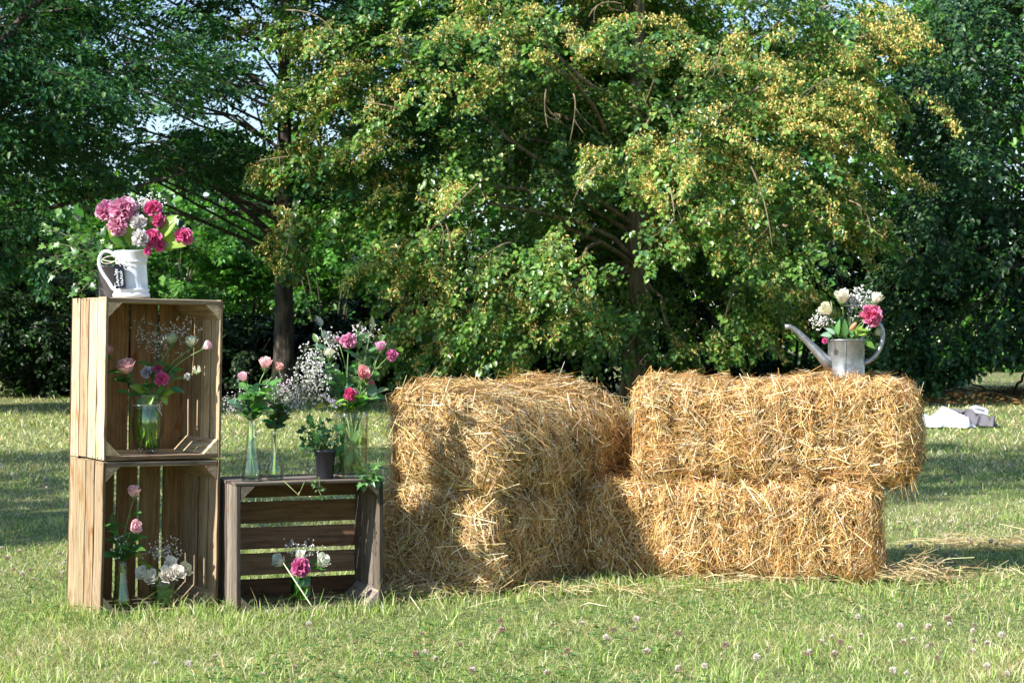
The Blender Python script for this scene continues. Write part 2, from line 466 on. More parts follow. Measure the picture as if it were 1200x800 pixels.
def px_plumes(rng, spec):
    """(px, py, Y, radius, outward direction) rows, given where they stand in the picture's depth"""
    return [(np.array(at(a, b, Y)), np.array(d, dtype=float), r) for (a, b, Y, r, d) in spec]

# ------------------------------------------------------------------ the big lime tree
LIME = [(.11, .235, .042), (.17, .30, .055), (.07, .18, .06), (.25, .37, .10)]
def lime_twigs(bt):
    rr = random.Random(2)
    for (a, b, a2, b2, Y) in [(335, 12, 395, 45, 22.4), (560, 215, 490, 285, 21.6), (300, 190, 350, 182, 22.6), (640, 105, 642, 150, 21.6), (672, 110, 668, 165, 21.6), (705, 195, 672, 235, 21.4), (880, 195, 905, 290, 21.5),
                              (995, 235, 1020, 275, 22.2), (785, 220, 790, 265, 21.3), (690, 20, 730, 5, 21.4), (960, 10, 995, 12, 22), (845, 55, 825, 90, 21.6), (520, 260, 528, 300, 21.8), (600, 285, 560, 305, 21.5),
                              (345, 235, 335, 300, 22.4), (900, 395, 925, 425, 23.6), (870, 330, 850, 375, 23.2), (680, 335, 690, 360, 22), (760, 415, 745, 435, 24), (430, 120, 470, 128, 22), (980, 90, 940, 110, 21.6), (1000, 250, 1040, 282, 22.6)]:
        p0, p1 = at(a, b, Y), at(a2, b2, Y - .2); pts = bez(p0, (p0 + p1) / 2 + Vector((rr.uniform(-.15, .15), 0, rr.uniform(0, .2))), p1, 6)
        tube(bt, pts, [.009, .009, .008, .007, .006, .005, .004], 5)
        for q in (2, 4): tube(bt, bez(pts[q], pts[q] + Vector((rr.uniform(-.1, .1), 0, -.1)), pts[q] + Vector((rr.uniform(-.3, .3), rr.uniform(-.1, .1), rr.uniform(-.4, .0))), 4), [.005, .004, .004, .003, .002], 4)

def build_lime():
    rng = np.random.default_rng(5)
    bx, by = 148 / FPX * 26.5, 26.5
    pl = shell_plumes(rng, (1.15, 26.3, 4.9), (4.3, 4.0, 4.4), 150, .85, zmin=.75, zmax=8.5, inner=.12, front=None, boxy=.9)
    pl = [p for p in pl if p[0][1] > 25.6 or rng.random() < .12]
    pl = [p for p in pl if not (p[0][1] < 25.5 and 1.6 < p[0][0] < 3.6 and p[0][2] < 1.6)]
    F = -1
    sp = []
    # long sprays that hang towards the camera
    for a, b, Y, r, d in [
        (345, 20, 23.5, .9, (-1, -.6, 0)), (365, 70, 23.2, .9, (-1, -.6, -.1)), (390, 110, 23.4, .9, (-1, -.6, -.1)),
        (330, 195, 23.2, .45, (-1, -.3, -.1)), (360, 190, 23.2, .6, (-1, -.4, 0)), (410, 175, 23, .8, (-1, -.6, 0)), (460, 150, 22.8, .9, (-1, -.8, 0)),
        (355, 262, 23.0, .45, (-.6, -.3, -.9)), (345, 300, 23.0, .3, (-.5, -.3, -1)), (445, 60, 22.8, .9, (-.8, -1, 0)), (520, 30, 22.6, .9, (-.3, -1, 0)),
        (600, 30, 22.4, .9, (0, -1, 0)), (560, 90, 22.6, .9, (-.2, -1, -.1)), (690, 40, 22.3, .9, (.1, -1, 0)), (780, 50, 22.4, .9, (.2, -1, 0)),
        (500, 215, 22.8, .9, (-.5, -1, -.1)), (470, 290, 22.9, .8, (-.7, -1, -.2)), (520, 300, 22.5, .9, (-.4, -1, -.2)), (590, 290, 22.3, .9, (-.1, -1, -.2)),
        (650, 320, 22.3, .8, (.1, -1, -.2)), (480, 360, 23.1, .8, (-.6, -1, -.4)), (460, 410, 23.3, .55, (-.6, -1, -.6)), (530, 370, 22.7, .8, (-.3, -1, -.4)),
        (600, 360, 22.5, .8, (0, -1, -.3)), (660, 375, 22.9, .7, (.2, -1, -.4)), (520, 415, 23.1, .55, (-.2, -1, -.5)), (590, 405, 23.0, .6, (0, -1, -.4)),
        (705, 370, 23.2, .45, (.3, -1, -.5)), (950, 105, 22.4, .8, (.9, -1, .35)), (900, 125, 22.2, .9, (.5, -1, .25)), (840, 150, 22.1, .9, (.2, -1, .1)),
        (770, 165, 22.1, .9, (-.2, -1, 0)), (730, 190, 22.3, .7, (-.5, -1, -.1)), (990, 150, 22.8, .8, (1, -.8, 0)), (900, 190, 22.1, .9, (.4, -1, -.1)),
        (830, 215, 22.0, .9, (.1, -1, -.1)), (790, 265, 22.1, .8, (0, -1, -.3)), (850, 265, 22.2, .8, (.2, -1, -.2)), (900, 270, 22.4, .8, (.4, -1, -.3)),
        (960, 240, 22.8, .8, (.7, -1, -.2)), (1010, 270, 23.2, .7, (.9, -.8, -.3)), (1000, 60, 23.2, .9, (1, -.8, 0)), (1050, 30, 23.6, .9, (1, -.6, 0)),
        (1040, 110, 23.6, .8, (1, -.6, -.1)), (860, 60, 22.8, .9, (.4, -1, .1)), (1010, 200, 23.4, .7, (1, -.6, -.2)), (900, 380, 24.5, .6, (.4, -1, -.5)),
        (860, 400, 24.8, .5, (.2, -1, -.5)), (935, 350, 24.2, .6, (.6, -1, -.4)), (880, 345, 23.9, .5, (.3, -1, -.4)), (800, 418, 25, .35, (-.3, -1, -.1))]:
        sp.append((a, b, Y, r, d))
    n0 = len(pl); pl += px_plumes(rng, sp); brange = (n0, len(pl))
    # inner, looser filling of the crown
    for _ in range(110):
        q = rng.normal(0, 1, 3); q /= np.linalg.norm(q)
        p = np.array([1.15, 26.8, 4.8]) + q * np.array([3.2, 2.8, 3.4]) * rng.random() ** .4
        if p[2] > 1.1 and p[1] > 25.2: pl.append((p, q * np.array([1, 1, .3]), .9))
    r = tree('lime_tree', 'broad sunlit lime tree with pale yellow seed clusters, its trunk rising behind the bales',
         'tree', (bx, by), .215, 6.5, pl, rng, 13, 70, .071, LIME, [.35, .3, .2, .15], M['leaf_lime'], M['bark_lime'],
         droop=.5, wid=.82, limb_r=.038, twig_every=5, blossoms=25000, blossom_from=brange, hang=.35, twig_r=.006, limb_p=.35, more_twigs=lime_twigs)
    return r
build_lime()

# ------------------------------------------------------------------ the other trees
FINE = [(.03, .09, .03), (.04, .12, .034), (.022, .07, .030), (.07, .16, .035)]
DEEP = [(.032, .11, .040), (.048, .145, .048), (.024, .085, .044), (.09, .20, .045)]
def build_shade_tree():
    rng = np.random.default_rng(11)
    Y = 27.0; bx = (333 - 600) / FPX * Y
    pl = []
    for _ in range(205):
        a = rng.uniform(-7.8, 2.4); z = 2.5 + rng.random() ** .8 * 7.5 + max(0, -a - 3) * .02
        y = Y + rng.uniform(-4.2, 4)
        if z < 3.2 and rng.random() < .55: continue
        d = np.array([np.sign(a - 0) * 1.0 + rng.normal(0, .4), (y - Y) * .3, rng.normal(0, .1)])
        pl.append((np.array([bx + a * .95 + .6, y, z]), d, .95))
    ex = []
    for (a, b, YY, r0) in [(250, 215, 27.5, .06), (160, 175, 27, .06), (300, 120, 29, .08), (400, 240, 28.5, .05), (230, 265, 28, .045), (400, 150, 30, .06), (120, 235, 27.5, .05)]:
        p1 = at(a, b, YY); ex.append(((bx, Y, 1.9 + rng.random() * 1.0), p1, r0 * .6, .010, .12))
    tree('shade_tree', 'tall dark small-leaved tree left of the lime tree, sky showing between level branches', 'tree',
         (bx, Y), .155, 8.5, pl, rng, 16, 62, .088, DEEP, [.35, .3, .2, .15], M['leaf_fine'], M['bark'],
         droop=.25, wid=.5, flat=.45, limb_p=.3, limb_r=.022, limb_from=(.25, .95), twig_every=4, hang=.15, twig_r=.006, extra_limbs=ex)
build_shade_tree()

def build_left_tree():
    rng = np.random.default_rng(21)
    Y = 21.0; bx = -7.4
    pl = []
    for _ in range(90):
        q = rng.normal(0, 1, 3); q /= np.linalg.norm(q)
        p = np.array([bx + .3, Y, 4.2]) + q * np.array([3.5, 2.8, 2.0]) * (rng.random() ** .4)
        if p[2] < 2.1: continue
        pl.append((p, q * np.array([1, 1, .2]), .85))
    pl += px_plumes(rng, [(20, 250, 20, .6, (1, -.2, -.2)), (30, 200, 20, .7, (1, -.2, -.2)), (100, 210, 20, .5, (1, -.2, .1)), (60, 160, 20, .8, (1, 0, 0)),
                          (150, 110, 20, .8, (1, 0, 0)), (90, 60, 20, .9, (1, 0, 0)), (200, 60, 20.5, .8, (1, 0, 0)), (20, 310, 20, .5, (.6, -.2, -.6))])
    ex = [((bx, Y, 2.0), at(215, 203, 20.2), .05, .012, -.02), ((bx, Y, 2.6), at(70, -20, 20.4), .08, .04, .02), ((bx, Y, 1.6), at(70, 300, 20.5), .05, .012, .05)]
    tree('leafy_tree', 'dark leafy tree at the left edge, one thick limb slanting up', 'tree',
         (bx, Y), .24, 5.2, pl, rng, 15, 58, .078, DEEP, [.3, .3, .15, .25], M['leaf_fine'], M['bark'],
         droop=.3, wid=.55, flat=.45, limb_p=.35, limb_r=.03, twig_every=3, hang=.2, extra_limbs=ex)
build_left_tree()

DARK = [(.026, .076, .028), (.036, .104, .030), (.07, .145, .028), (.018, .052, .026)]
def build_right_tree():
    rng = np.random.default_rng(31)
    Y = 27.5; bx = 8.6
    pl = shell_plumes(rng, (8.2, Y, 4.4), (4.4, 3.6, 5.4), 190, .9, zmin=.85, zmax=9, inner=.3, front=.35)
    pl += px_plumes(rng, [(1075, 420, 24.8, .5, (-.6, -1, -.5)), (1060, 385, 24.8, .6, (-.6, -1, -.4)), (1085, 445, 24.8, .35, (-.4, -1, -.7)),
                          (1110, 400, 24.6, .7, (-.3, -1, -.4)), (1150, 390, 24.6, .6, (0, -1, -.3)), (1195, 400, 24.6, .55, (.1, -1, -.3)), (1120, 425, 24.6, .35, (-.2, -1, -.5)),
                          (1040, 340, 25, .8, (-.8, -1, -.3)), (1070, 300, 24.8, .8, (-.6, -1, -.2)), (1000, 400, 26.5, .7, (-.8, -.6, -.4)), (960, 420, 27, .5, (-.8, -.6, -.4)),
                          (1030, 410, 26.2, .6, (-.8, -.6, -.4)), (1110, 250, 24.4, .8, (-.3, -1, -.2)), (1160, 300, 24.2, .8, (0, -1, -.2)), (1130, 180, 24.4, .8, (-.3, -1, -.2)),
                          (1180, 120, 24.3, .8, (0, -1, -.2)), (1110, 90, 24.8, .8, (-.4, -1, -.2)), (1150, 40, 24.6, .8, (-.2, -1, -.2))])
    ex = [(at(1135, 446, 26), at(1178, 462, 26.5), .012, .02, -.05), (at(1210, 430, 25.5), at(1178, 460, 26.5), .02, .02, -.05), (at(1160, 463, 26.8), at(1230, 457, 26.2), .035, .05, 0.0)]
    tree('dark_tree', 'dense dark tree filling the right edge, low boughs sweeping down to the lawn', 'tree',
         (bx, Y), .26, 8.5, pl, rng, 13, 40, .095, DARK, [.35, .3, .15, .2], M['leaf_dark'], M['bark'],
         droop=.5, wid=.6, limb_p=.3, limb_r=.03, twig_every=5, hang=.3, extra_limbs=ex, lift=lambda C: (C[:, 0] < 6.0) | (C[:, 2] > .42 + .12 * np.sin(C[:, 0] * 5)))
build_right_tree()

def build_offside_trees():
    for k, (x, y, z, rx, ry, rz, n, lab) in enumerate([(-9.0, 5.6, 7.0, 3.5, 2.9, 3.3, 84, 'leafy tree standing left of the crates outside the picture, dappling the lawn'),
            (-12.6, 18.0, 6.0, 3.3, 2.6, 3.0, 70, 'leafy tree outside the left picture edge, level with the slanting limb'),
            (-7.8, 4.7, 9.6, 2.2, 1.9, 1.8, 34, 'tall slender tree left of the picture, high crown dappling the far right lawn')]):
        rng = np.random.default_rng(41 + k); pl = []
        for _ in range(n):
            q = rng.normal(0, 1, 3); q /= np.linalg.norm(q)
            pl.append((np.array([x, y, z]) + q * np.array([rx, ry, rz]) * rng.random() ** .35, q, .8))
        tree('garden_tree', lab, 'tree', (x, y), .2, z + .5, pl, rng, 9, 24, .12, FINE, [.3, .3, .2, .2], M['leaf_fine'], M['bark'], droop=.3, twig_every=0)
build_offside_trees()

# ------------------------------------------------------------------ hedge bushes and far wood
def bush(name, label, cat, c, rad, n, leaf, cols, seed, group, w=None, mat='leaf_dark', lps=34, per=7, stems=True):
    rng = np.random.default_rng(seed)
    pl = []
    for _ in range(n):
        q = rng.normal(0, 1, 3); q /= np.linalg.norm(q); q[2] = abs(q[2]) if rng.random() < .75 else q[2]
        s = .55 + .45 * rng.random() ** .5
        p = np.array([c[0], c[1], rad[2] * .45]) + q * np.array([rad[0], rad[1], rad[2] * .6]) * s
        if p[2] < .2 or rng.random() < .22: p[2] = .15 + rng.random() * .35
        pl.append((p, q * np.array([1, 1, .5]), min(rad) * .5))
    root = empty(name, (c[0], c[1], 0), label, cat, group)
    (C, A, N, L, W, col), _ = crown_sprays(rng, pl, per, lps, leaf, cols, w, droop=.3, wid=.6, spread=.8)
    k = C[:, 2] > .05
    V, F, cc = leaves(C[k], A[k], N[k], L[k], W[k], col[k]); np_mesh('foliage', V, F, M[mat], root, cc)
    mb = MB()
    for _ in range(7):
        d = rng.normal(0, .5, 2)
        tube(mb, bez((c[0] + d[0] * .3, c[1] + d[1] * .3, -.03), (c[0] + d[0] * .5, c[1] + d[1] * .5, rad[2] * .4), (c[0] + d[0] * rad[0] * .8, c[1] + d[1], rad[2] * .8), 5), [.035, .03, .025, .02, .015, .01], 5)
    mb.build('stem', M['bark'], root)
    return root

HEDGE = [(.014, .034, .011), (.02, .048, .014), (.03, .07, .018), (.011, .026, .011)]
BRIGHT = [(.06, .20, .025), (.09, .25, .03), (.12, .28, .04), (.04, .13, .025)]
hed = [(-20, 28.8, 1.8, 2.6, 'left end of the dark hedge, rising beside the picture edge'),
       (45, 27.8, 1.5, 1.6, 'dark hedge bush behind the tall crate stack, nearly black underneath'),
       (120, 28.3, 1.4, 1.4, 'dark hedge bush straight behind the upper crate'),
       (200, 28.8, 1.3, 1.15, 'dark hedge bush just right of the upper crate'),
       (275, 28.3, 1.3, 1.1, 'dark hedge bush left of the shade tree trunk'),
       (370, 28.8, 1.3, 1.15, 'dark hedge bush right of the shade tree trunk'),
       (450, 28.8, 1.4, 1.5, 'dark hedge bush behind the pink bouquet in the straight glass vase'),
       (545, 29.8, 1.5, 2.3, 'dark hedge bush behind the left end of the left bale stack'),
       (640, 29.8, 1.5, 2.4, 'dark hedge bush behind the right end of the left bale stack'),
       (735, 30.3, 1.5, 2.6, 'dark hedge bush directly behind the lime tree trunk'),
       (830, 29.8, 1.5, 2.6, 'dark hedge bush behind the upper right bale, left of the watering can'),
       (925, 28.8, 1.5, 2.5, 'dark hedge bush behind the watering can'),
       (1010, 27.8, 1.3, 2.4, 'dark hedge bush at the right end of the hedge, under the evergreen tree')]
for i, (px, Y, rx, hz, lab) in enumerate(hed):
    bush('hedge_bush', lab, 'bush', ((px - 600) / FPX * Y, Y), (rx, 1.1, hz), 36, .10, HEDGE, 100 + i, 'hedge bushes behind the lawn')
shr = [(-10, 39.0, 1.9, 4.5, 'tall sunlit shrub at the far left behind the hedge'), (205, 40.0, 1.5, 3.9, 'bright green shrub behind the hedge, right of the jug'),
       (290, 41.0, 1.5, 3.6, 'bright green shrub seen left of the shade tree trunk'), (385, 40.0, 1.6, 3.9, 'bright green shrub seen right of the shade tree trunk'),
       (450, 42.0, 1.6, 4.1, 'bright green shrub where the lime tree foliage begins'), (95, 41.0, 1.6, 4.0, 'bright green shrub behind the hedge, above the upper crate')]
for i, (px, Y, rx, hz, lab) in enumerate(shr):
    bush('garden_shrub', lab, 'shrub', ((px - 600) / FPX * Y, Y), (rx * 1.15, 1.3, hz), 44, .12, BRIGHT, 200 + i, 'sunlit shrubs behind the hedge', mat='leaf_fine')
fr = [(1080, 52, 2.6, 3.6, 'far bush beyond the sunlit grass strip, behind the right end of the bales'), (1150, 51, 2.4, 3.4, 'far bush beyond the sunlit grass strip, above the white cloth'),
      (1230, 52, 2.6, 3.6, 'far bush beyond the sunlit grass strip, at the right picture edge')]
for i, (px, Y, rx, hz, lab) in enumerate(fr):
    bush('far_bush', lab, 'bush', ((px - 600) / FPX * Y, Y), (rx, 1.4, hz), 26, .16, BRIGHT, 300 + i, 'far bushes beyond the grass strip')

def far_wood():
    rng = np.random.default_rng(71)
    n = 40000
    x = rng.uniform(-26, 30, n); top = 6.6 + 1.0 * np.sin(x * .5) + .6 * np.sin(x * 1.7 + 1) + .4 * np.sin(x * 3.1)
    top = np.where(x > -3, top + 5.5, top)
    z = rng.random(n) * top; y = 62 + rng.normal(0, 1.6, n) + z * .25
    C = np.stack([x, y, z + .1], 1)
    A = rng.normal(0, 1, (n, 3)); A[:, 2] -= .5; N = rng.normal(0, .6, (n, 3)) + np.array([-.3, -.6, .8])
    L = rng.uniform(.3, .55, n)
    V, F, cc = leaves(C, A, N, L, L * .7, palette(rng, n, BRIGHT + [(.03, .07, .03)], .2))
    o = np_mesh('far_woodland', V, F, M['leaf_fine'], None, cc)
    tag(o, 'hazy green wood closing the view far behind the hedge', 'woodland', kind='stuff')
far_wood()

# ------------------------------------------------------------------ grass
def patchy(x, y, s=1.0, ph=0.0):
    return (np.sin(x * 1.3 * s + 1.7 * np.sin(y * .9 * s + ph)) + np.sin(y * 1.7 * s + 1.3 * np.sin(x * 1.1 * s + 2 + ph)) + np.sin((x * .7 - y * .6) * 3.1 * s + ph)) / 3

def blades(rng, X, Y, H, Wd, col, lean):
    n = len(X); th = rng.uniform(0, 2 * math.pi, n)
    base = np.stack([X, Y, np.full(n, -.004)], 1)
    s = np.stack([np.cos(th), np.sin(th), np.zeros(n)], 1)
    ld = rng.uniform(0, 2 * math.pi, n); b = np.stack([np.cos(ld), np.sin(ld), np.zeros(n)], 1) * (H * lean)[:, None]
    up = np.array([0, 0, 1.0])
    h = H[:, None]; w = Wd[:, None]
    mid = base + up * h * .55 + b * .35; tip = base + up * h * np.clip(1 - .3 * lean[:, None], .35, 1) + b
    V = np.stack([base - s * w / 2, base + s * w / 2, mid + s * w * .38, mid - s * w * .38, tip + s * w * .05, tip - s * w * .05], 1).reshape(-1, 3)
    i = np.arange(n)[:, None] * 6
    F = np.concatenate([i + np.array([[0, 1, 2, 3]]), i + np.array([[3, 2, 4, 5]])], 1).reshape(-1, 4)
    return V, F, np.repeat(col, 6, axis=0)

GR = [(.23, .37, .07), (.40, .51, .14), (.66, .67, .36), (.07, .15, .033), (.88, .78, .50), (.52, .40, .19)]
def build_grass():
    rng = np.random.default_rng(3)
    def zone(n, y0, y1, hh, ww, name_seed):
        u = rng.random(n); Y = 1 / (1 / y0 + u * (1 / y1 - 1 / y0))         # density falls off with distance
        X = rng.uniform(-1, 1, n) * (.31 * Y + .5)
        p = patchy(X, Y, 1.0); p2 = patchy(X, Y, 3.1, 1.0)
        p3 = patchy(X, Y, 7.3, 2.0); dry = np.clip(.30 + .30 * p + .22 * p2 + .2 * p3, .03, .92)
        isdry = rng.random(n) < dry
        k = np.where(isdry, rng.choice([4, 5], n), rng.choice(4, n, p=[.3, .33, .17, .2]))
        col = np.array(GR)[k] * (1 + rng.normal(0, .2, (n, 1)))
        H = hh * rng.gamma(6, 1 / 6, n) * (1 + .35 * p2)
        W = ww * rng.uniform(.6, 1.3, n) * np.clip(Y / 7, .8, 3.2)
        lean = rng.uniform(.3, 2.4, n)
        return blades(rng, X, Y, H * np.clip(Y / 12, 1, 1.5), W, np.clip(col, .01, .9), lean)
    parts = [zone(440000, 4.1, 11, .021, .0021, 1), zone(120000, 11, 46, .030, .0034, 2)]
    parts[0][0][:, 2] += rng.uniform(-.004, .003)
    # taller tufts in front of and beside the crates and bales
    tx, ty = [], []
    for (a, b, n) in [((-1.30, 5.50), (-.85, 5.72), 700), ((-.90, 5.50), (-.38, 5.74), 800), ((-1.5, 5.9), (-1.24, 5.5), 250), ((-.05, 5.93), (.35, 6.3), 350),
                      ((.3, 6.33), (1.3, 6.1), 900), ((-.42, 5.95), (-.1, 5.93), 250), ((1.3, 6.2), (2.1, 6.4), 400)]:
        t = rng.random(n); tx.append(a[0] + (b[0] - a[0]) * t + rng.normal(0, .03, n)); ty.append(a[1] + (b[1] - a[1]) * t - abs(rng.normal(0, .06, n)))
    m = 380
    cx = rng.uniform(-1, 1, m); cy = 4.4 + rng.random(m) ** 1.3 * 8; cx *= .3 * cy
    for i in range(m):
        tx.append(cx[i] + rng.normal(0, .03, 34)); ty.append(cy[i] + rng.normal(0, .03, 34))
    X = np.concatenate(tx); Y = np.concatenate(ty); n = len(X)
    col = np.array(GR)[rng.choice(6, n, p=[.32, .3, .2, .08, .05, .05])] * (1 + rng.normal(0, .15, (n, 1)))
    parts.append(blades(rng, X, Y, .042 * rng.gamma(6, 1 / 6, n), .0030 * rng.uniform(.7, 1.3, n), np.clip(col, .01, .9), rng.uniform(.1, .9, n)))
    V, F, C = [], [], []; b = 0
    for v, f, c in parts: V.append(v); F.append(f + b); C.append(c); b += len(v)
    o = np_mesh('grass', np.concatenate(V), np.concatenate(F), M['grass'], None, np.concatenate(C))
    tag(o, 'short sunlit lawn grass with dry yellow patches', 'grass', kind='stuff')
    # clover leaves mixed low in the grass
    n = 7000
    Yc = 1 / (1 / 4.2 + rng.random(n) * (1 / 13 - 1 / 4.2)); Xc = rng.uniform(-1, 1, n) * (.31 * Yc + .4)
    ok = patchy(Xc, Yc, 1.4, 2.2) > -.1; Xc = Xc[ok]; Yc = Yc[ok]; n = len(Xc)
    C3 = np.repeat(np.stack([Xc, Yc, rng.uniform(.012, .035, n)], 1), 3, axis=0)
    th = np.repeat(rng.uniform(0, 6.28, n), 3) + np.tile([0, 2.09, 4.19], n)
    A = np.stack([np.cos(th), np.sin(th), np.full(3 * n, .25)], 1); N = np.tile(np.array([0, 0, 1.0]), (3 * n, 1)) + rng.normal(0, .2, (3 * n, 3))
    L = np.full(3 * n, .011) * np.repeat(rng.uniform(.8, 1.3, n), 3)
    V, F, cc = leaves(C3, A, N, L, L * .9, palette(rng, 3 * n, [(.10, .20, .05), (.16, .27, .09)], .15))
    o = np_mesh('clover_leaves', V, F, M['grass'], None, cc); tag(o, 'low clover leaves growing through the lawn', 'clover', kind='stuff')
    # fallen brown leaves under the evergreen and twigs of dead grass
    n = 2600; Yl = rng.uniform(23.5, 31, n); Xl = rng.uniform(4.5, 9.5, n)
    A = rng.normal(0, 1, (n, 3)); A[:, 2] *= .2; N = np.tile(np.array([0, 0, 1.0]), (n, 1)) + rng.normal(0, .3, (n, 3)); L = rng.uniform(.05, .1, n)
    V, F, cc = leaves(np.stack([Xl, Yl, rng.uniform(.03, .08, n)], 1), A, N, L, L * .6, palette(rng, n, [(.25, .13, .05), (.35, .22, .08), (.14, .08, .04)], .2))
    o = np_mesh('fallen_leaves', V, F, M['blossom'], None, cc); tag(o, 'brown fallen leaves lying under the dark evergreen tree', 'leaf litter', kind='stuff')
build_grass()

def clover_head(rng, r=.009, lim=-.1):
    mb = MB(); n = 46
    tube(mb, bez((0, 0, -.03), (.003, 0, -.01), (0, 0, 0), 3), .0008, 4, (.12, .2, .05))
    for i in range(n):
        z = 1 - 1.7 * i / n; t = i * 2.4; q = Vector((math.cos(t) * math.sqrt(max(0, 1 - z * z)), math.sin(t) * math.sqrt(max(0, 1 - z * z)), z))
        s = q.cross(Vector((.1, .2, .97))).normalized(); u = s.cross(q)
        kk = rng.uniform(.8, 1.1); c0 = tuple(x * kk for x in ((.82, .78, .72) if z > lim else (.48, .38, .27)))
        c = [(c0[0] * .8, c0[1] * .75, c0[2] * .7), c0, c0, c0]
        a = q * r * .3; b = q * r * rng.uniform(.8, 1.35)
        mb.add([a, q * r * .9 + s * r * .22, b, q * r * .9 - s * r * .22], [(0, 1, 2, 3)], c)
        mb.add([a, q * r * .9 + u * r * .22, b * .95, q * r * .9 - u * r * .22], [(0, 1, 2, 3)], c)
    return mb
def build_clover():
    rng = np.random.default_rng(9); rr = random.Random(9)
    variants = []
    for k in range(4):
        o = clover_head(rng, .0072 + k * .0005, (-.1, .3, -.3, .95)[k]).build('clover_flower', M['petal'])
        variants.append(o)
    pts = []
    while len(pts) < 280:
        Y = 1 / (1 / 4.45 + rr.random() * (1 / 12 - 1 / 4.45)); X = rr.uniform(-1, 1) * (.285 * Y)
        v = patchy(np.array([X]), np.array([Y]), 1.2, .6)[0]
        if rr.random() > .35 + .6 * v: continue
        if Y > 5.35 and -1.5 < X < 1.45 and Y < 7.2: continue
        pts.append((X, Y))
    for i, (X, Y) in enumerate(pts):
        o = variants[i] if i < 4 else variants[i % 4].copy()
        if i >= 4: COL.objects.link(o)
        o.location = (X, Y, rr.uniform(.028, .05)); s = rr.uniform(.65, 1.3); o.scale = (s, s, s)
        o.rotation_euler = (rr.uniform(-.6, .6), rr.uniform(-.6, .6), rr.uniform(0, 6))
        tag(o, 'small whitish clover flower head standing in the lawn grass', 'clover flower', 'clover flowers scattered over the lawn')
build_clover()

# ------------------------------------------------------------------ straw bales
def bale_surface(rng, q, h, r, ph, flake=.105, slope=0.0):
    """q on the cube surface -> point and normal on the lumpy bale (local, centre at origin)"""
    p = q * h
    c = np.clip(p, -(h - r), h - r)
    n = unit(p - c)
    d = .013 * np.sin(p[:, 0] * 9 + ph) * np.sin(p[:, 2] * 11 + ph * 2) + .010 * np.sin(p[:, 1] * 14 + p[:, 0] * 17 + ph)
    d += .012 * np.cos(2 * math.pi * p[:, 0] / flake + 1.3 * np.sin(p[:, 2] * 8 + ph) + 1.6 * np.sin(p[:, 0] * 5.3 + ph)) * (np.abs(n[:, 0]) < .6)
    d += .006 * np.sin(p[:, 0] * 41 + p[:, 2] * 37) * np.sin(p[:, 1] * 43 + ph)
    P = c + n * (r + d)[:, None]
    if slope:                       # the top sinks towards the right-hand long side
        t = np.clip((-P[:, 1] / h[1] + .35) / 1.35, 0, 1) ** 1.5; f = (P[:, 2] + h[2]) / (2 * h[2])
        P[:, 2] -= slope * t * f; n = unit(n + np.array([0, -1, 0]) * (slope * 3.2 * t * (n[:, 2] > .5))[:, None])
    return P, n

def straws(C, T, N, L, W, bend, rng):
    """bent flat straws: centre, direction, facing, length, width"""
    T = unit(T); S = unit(np.cross(T, N)); N2 = unit(np.cross(S, T))
    L = L[:, None]; W = W[:, None]; bd = bend[:, None]
    a = C - T * L / 2 - N2 * bd * L; m = C + N2 * 0; b = C + T * L / 2 - N2 * bd * L * rng.uniform(.3, 1.6, (len(C), 1))
    V = np.stack([a - S * W / 2, a + S * W / 2, m + S * W / 2, m - S * W / 2, b + S * W * .4, b - S * W * .4], 1).reshape(-1, 3)
    n = len(C); i = np.arange(n)[:, None] * 6
    F = np.concatenate([i + np.array([[0, 1, 2, 3]]), i + np.array([[3, 2, 4, 5]])], 1).reshape(-1, 4)
    return V, F

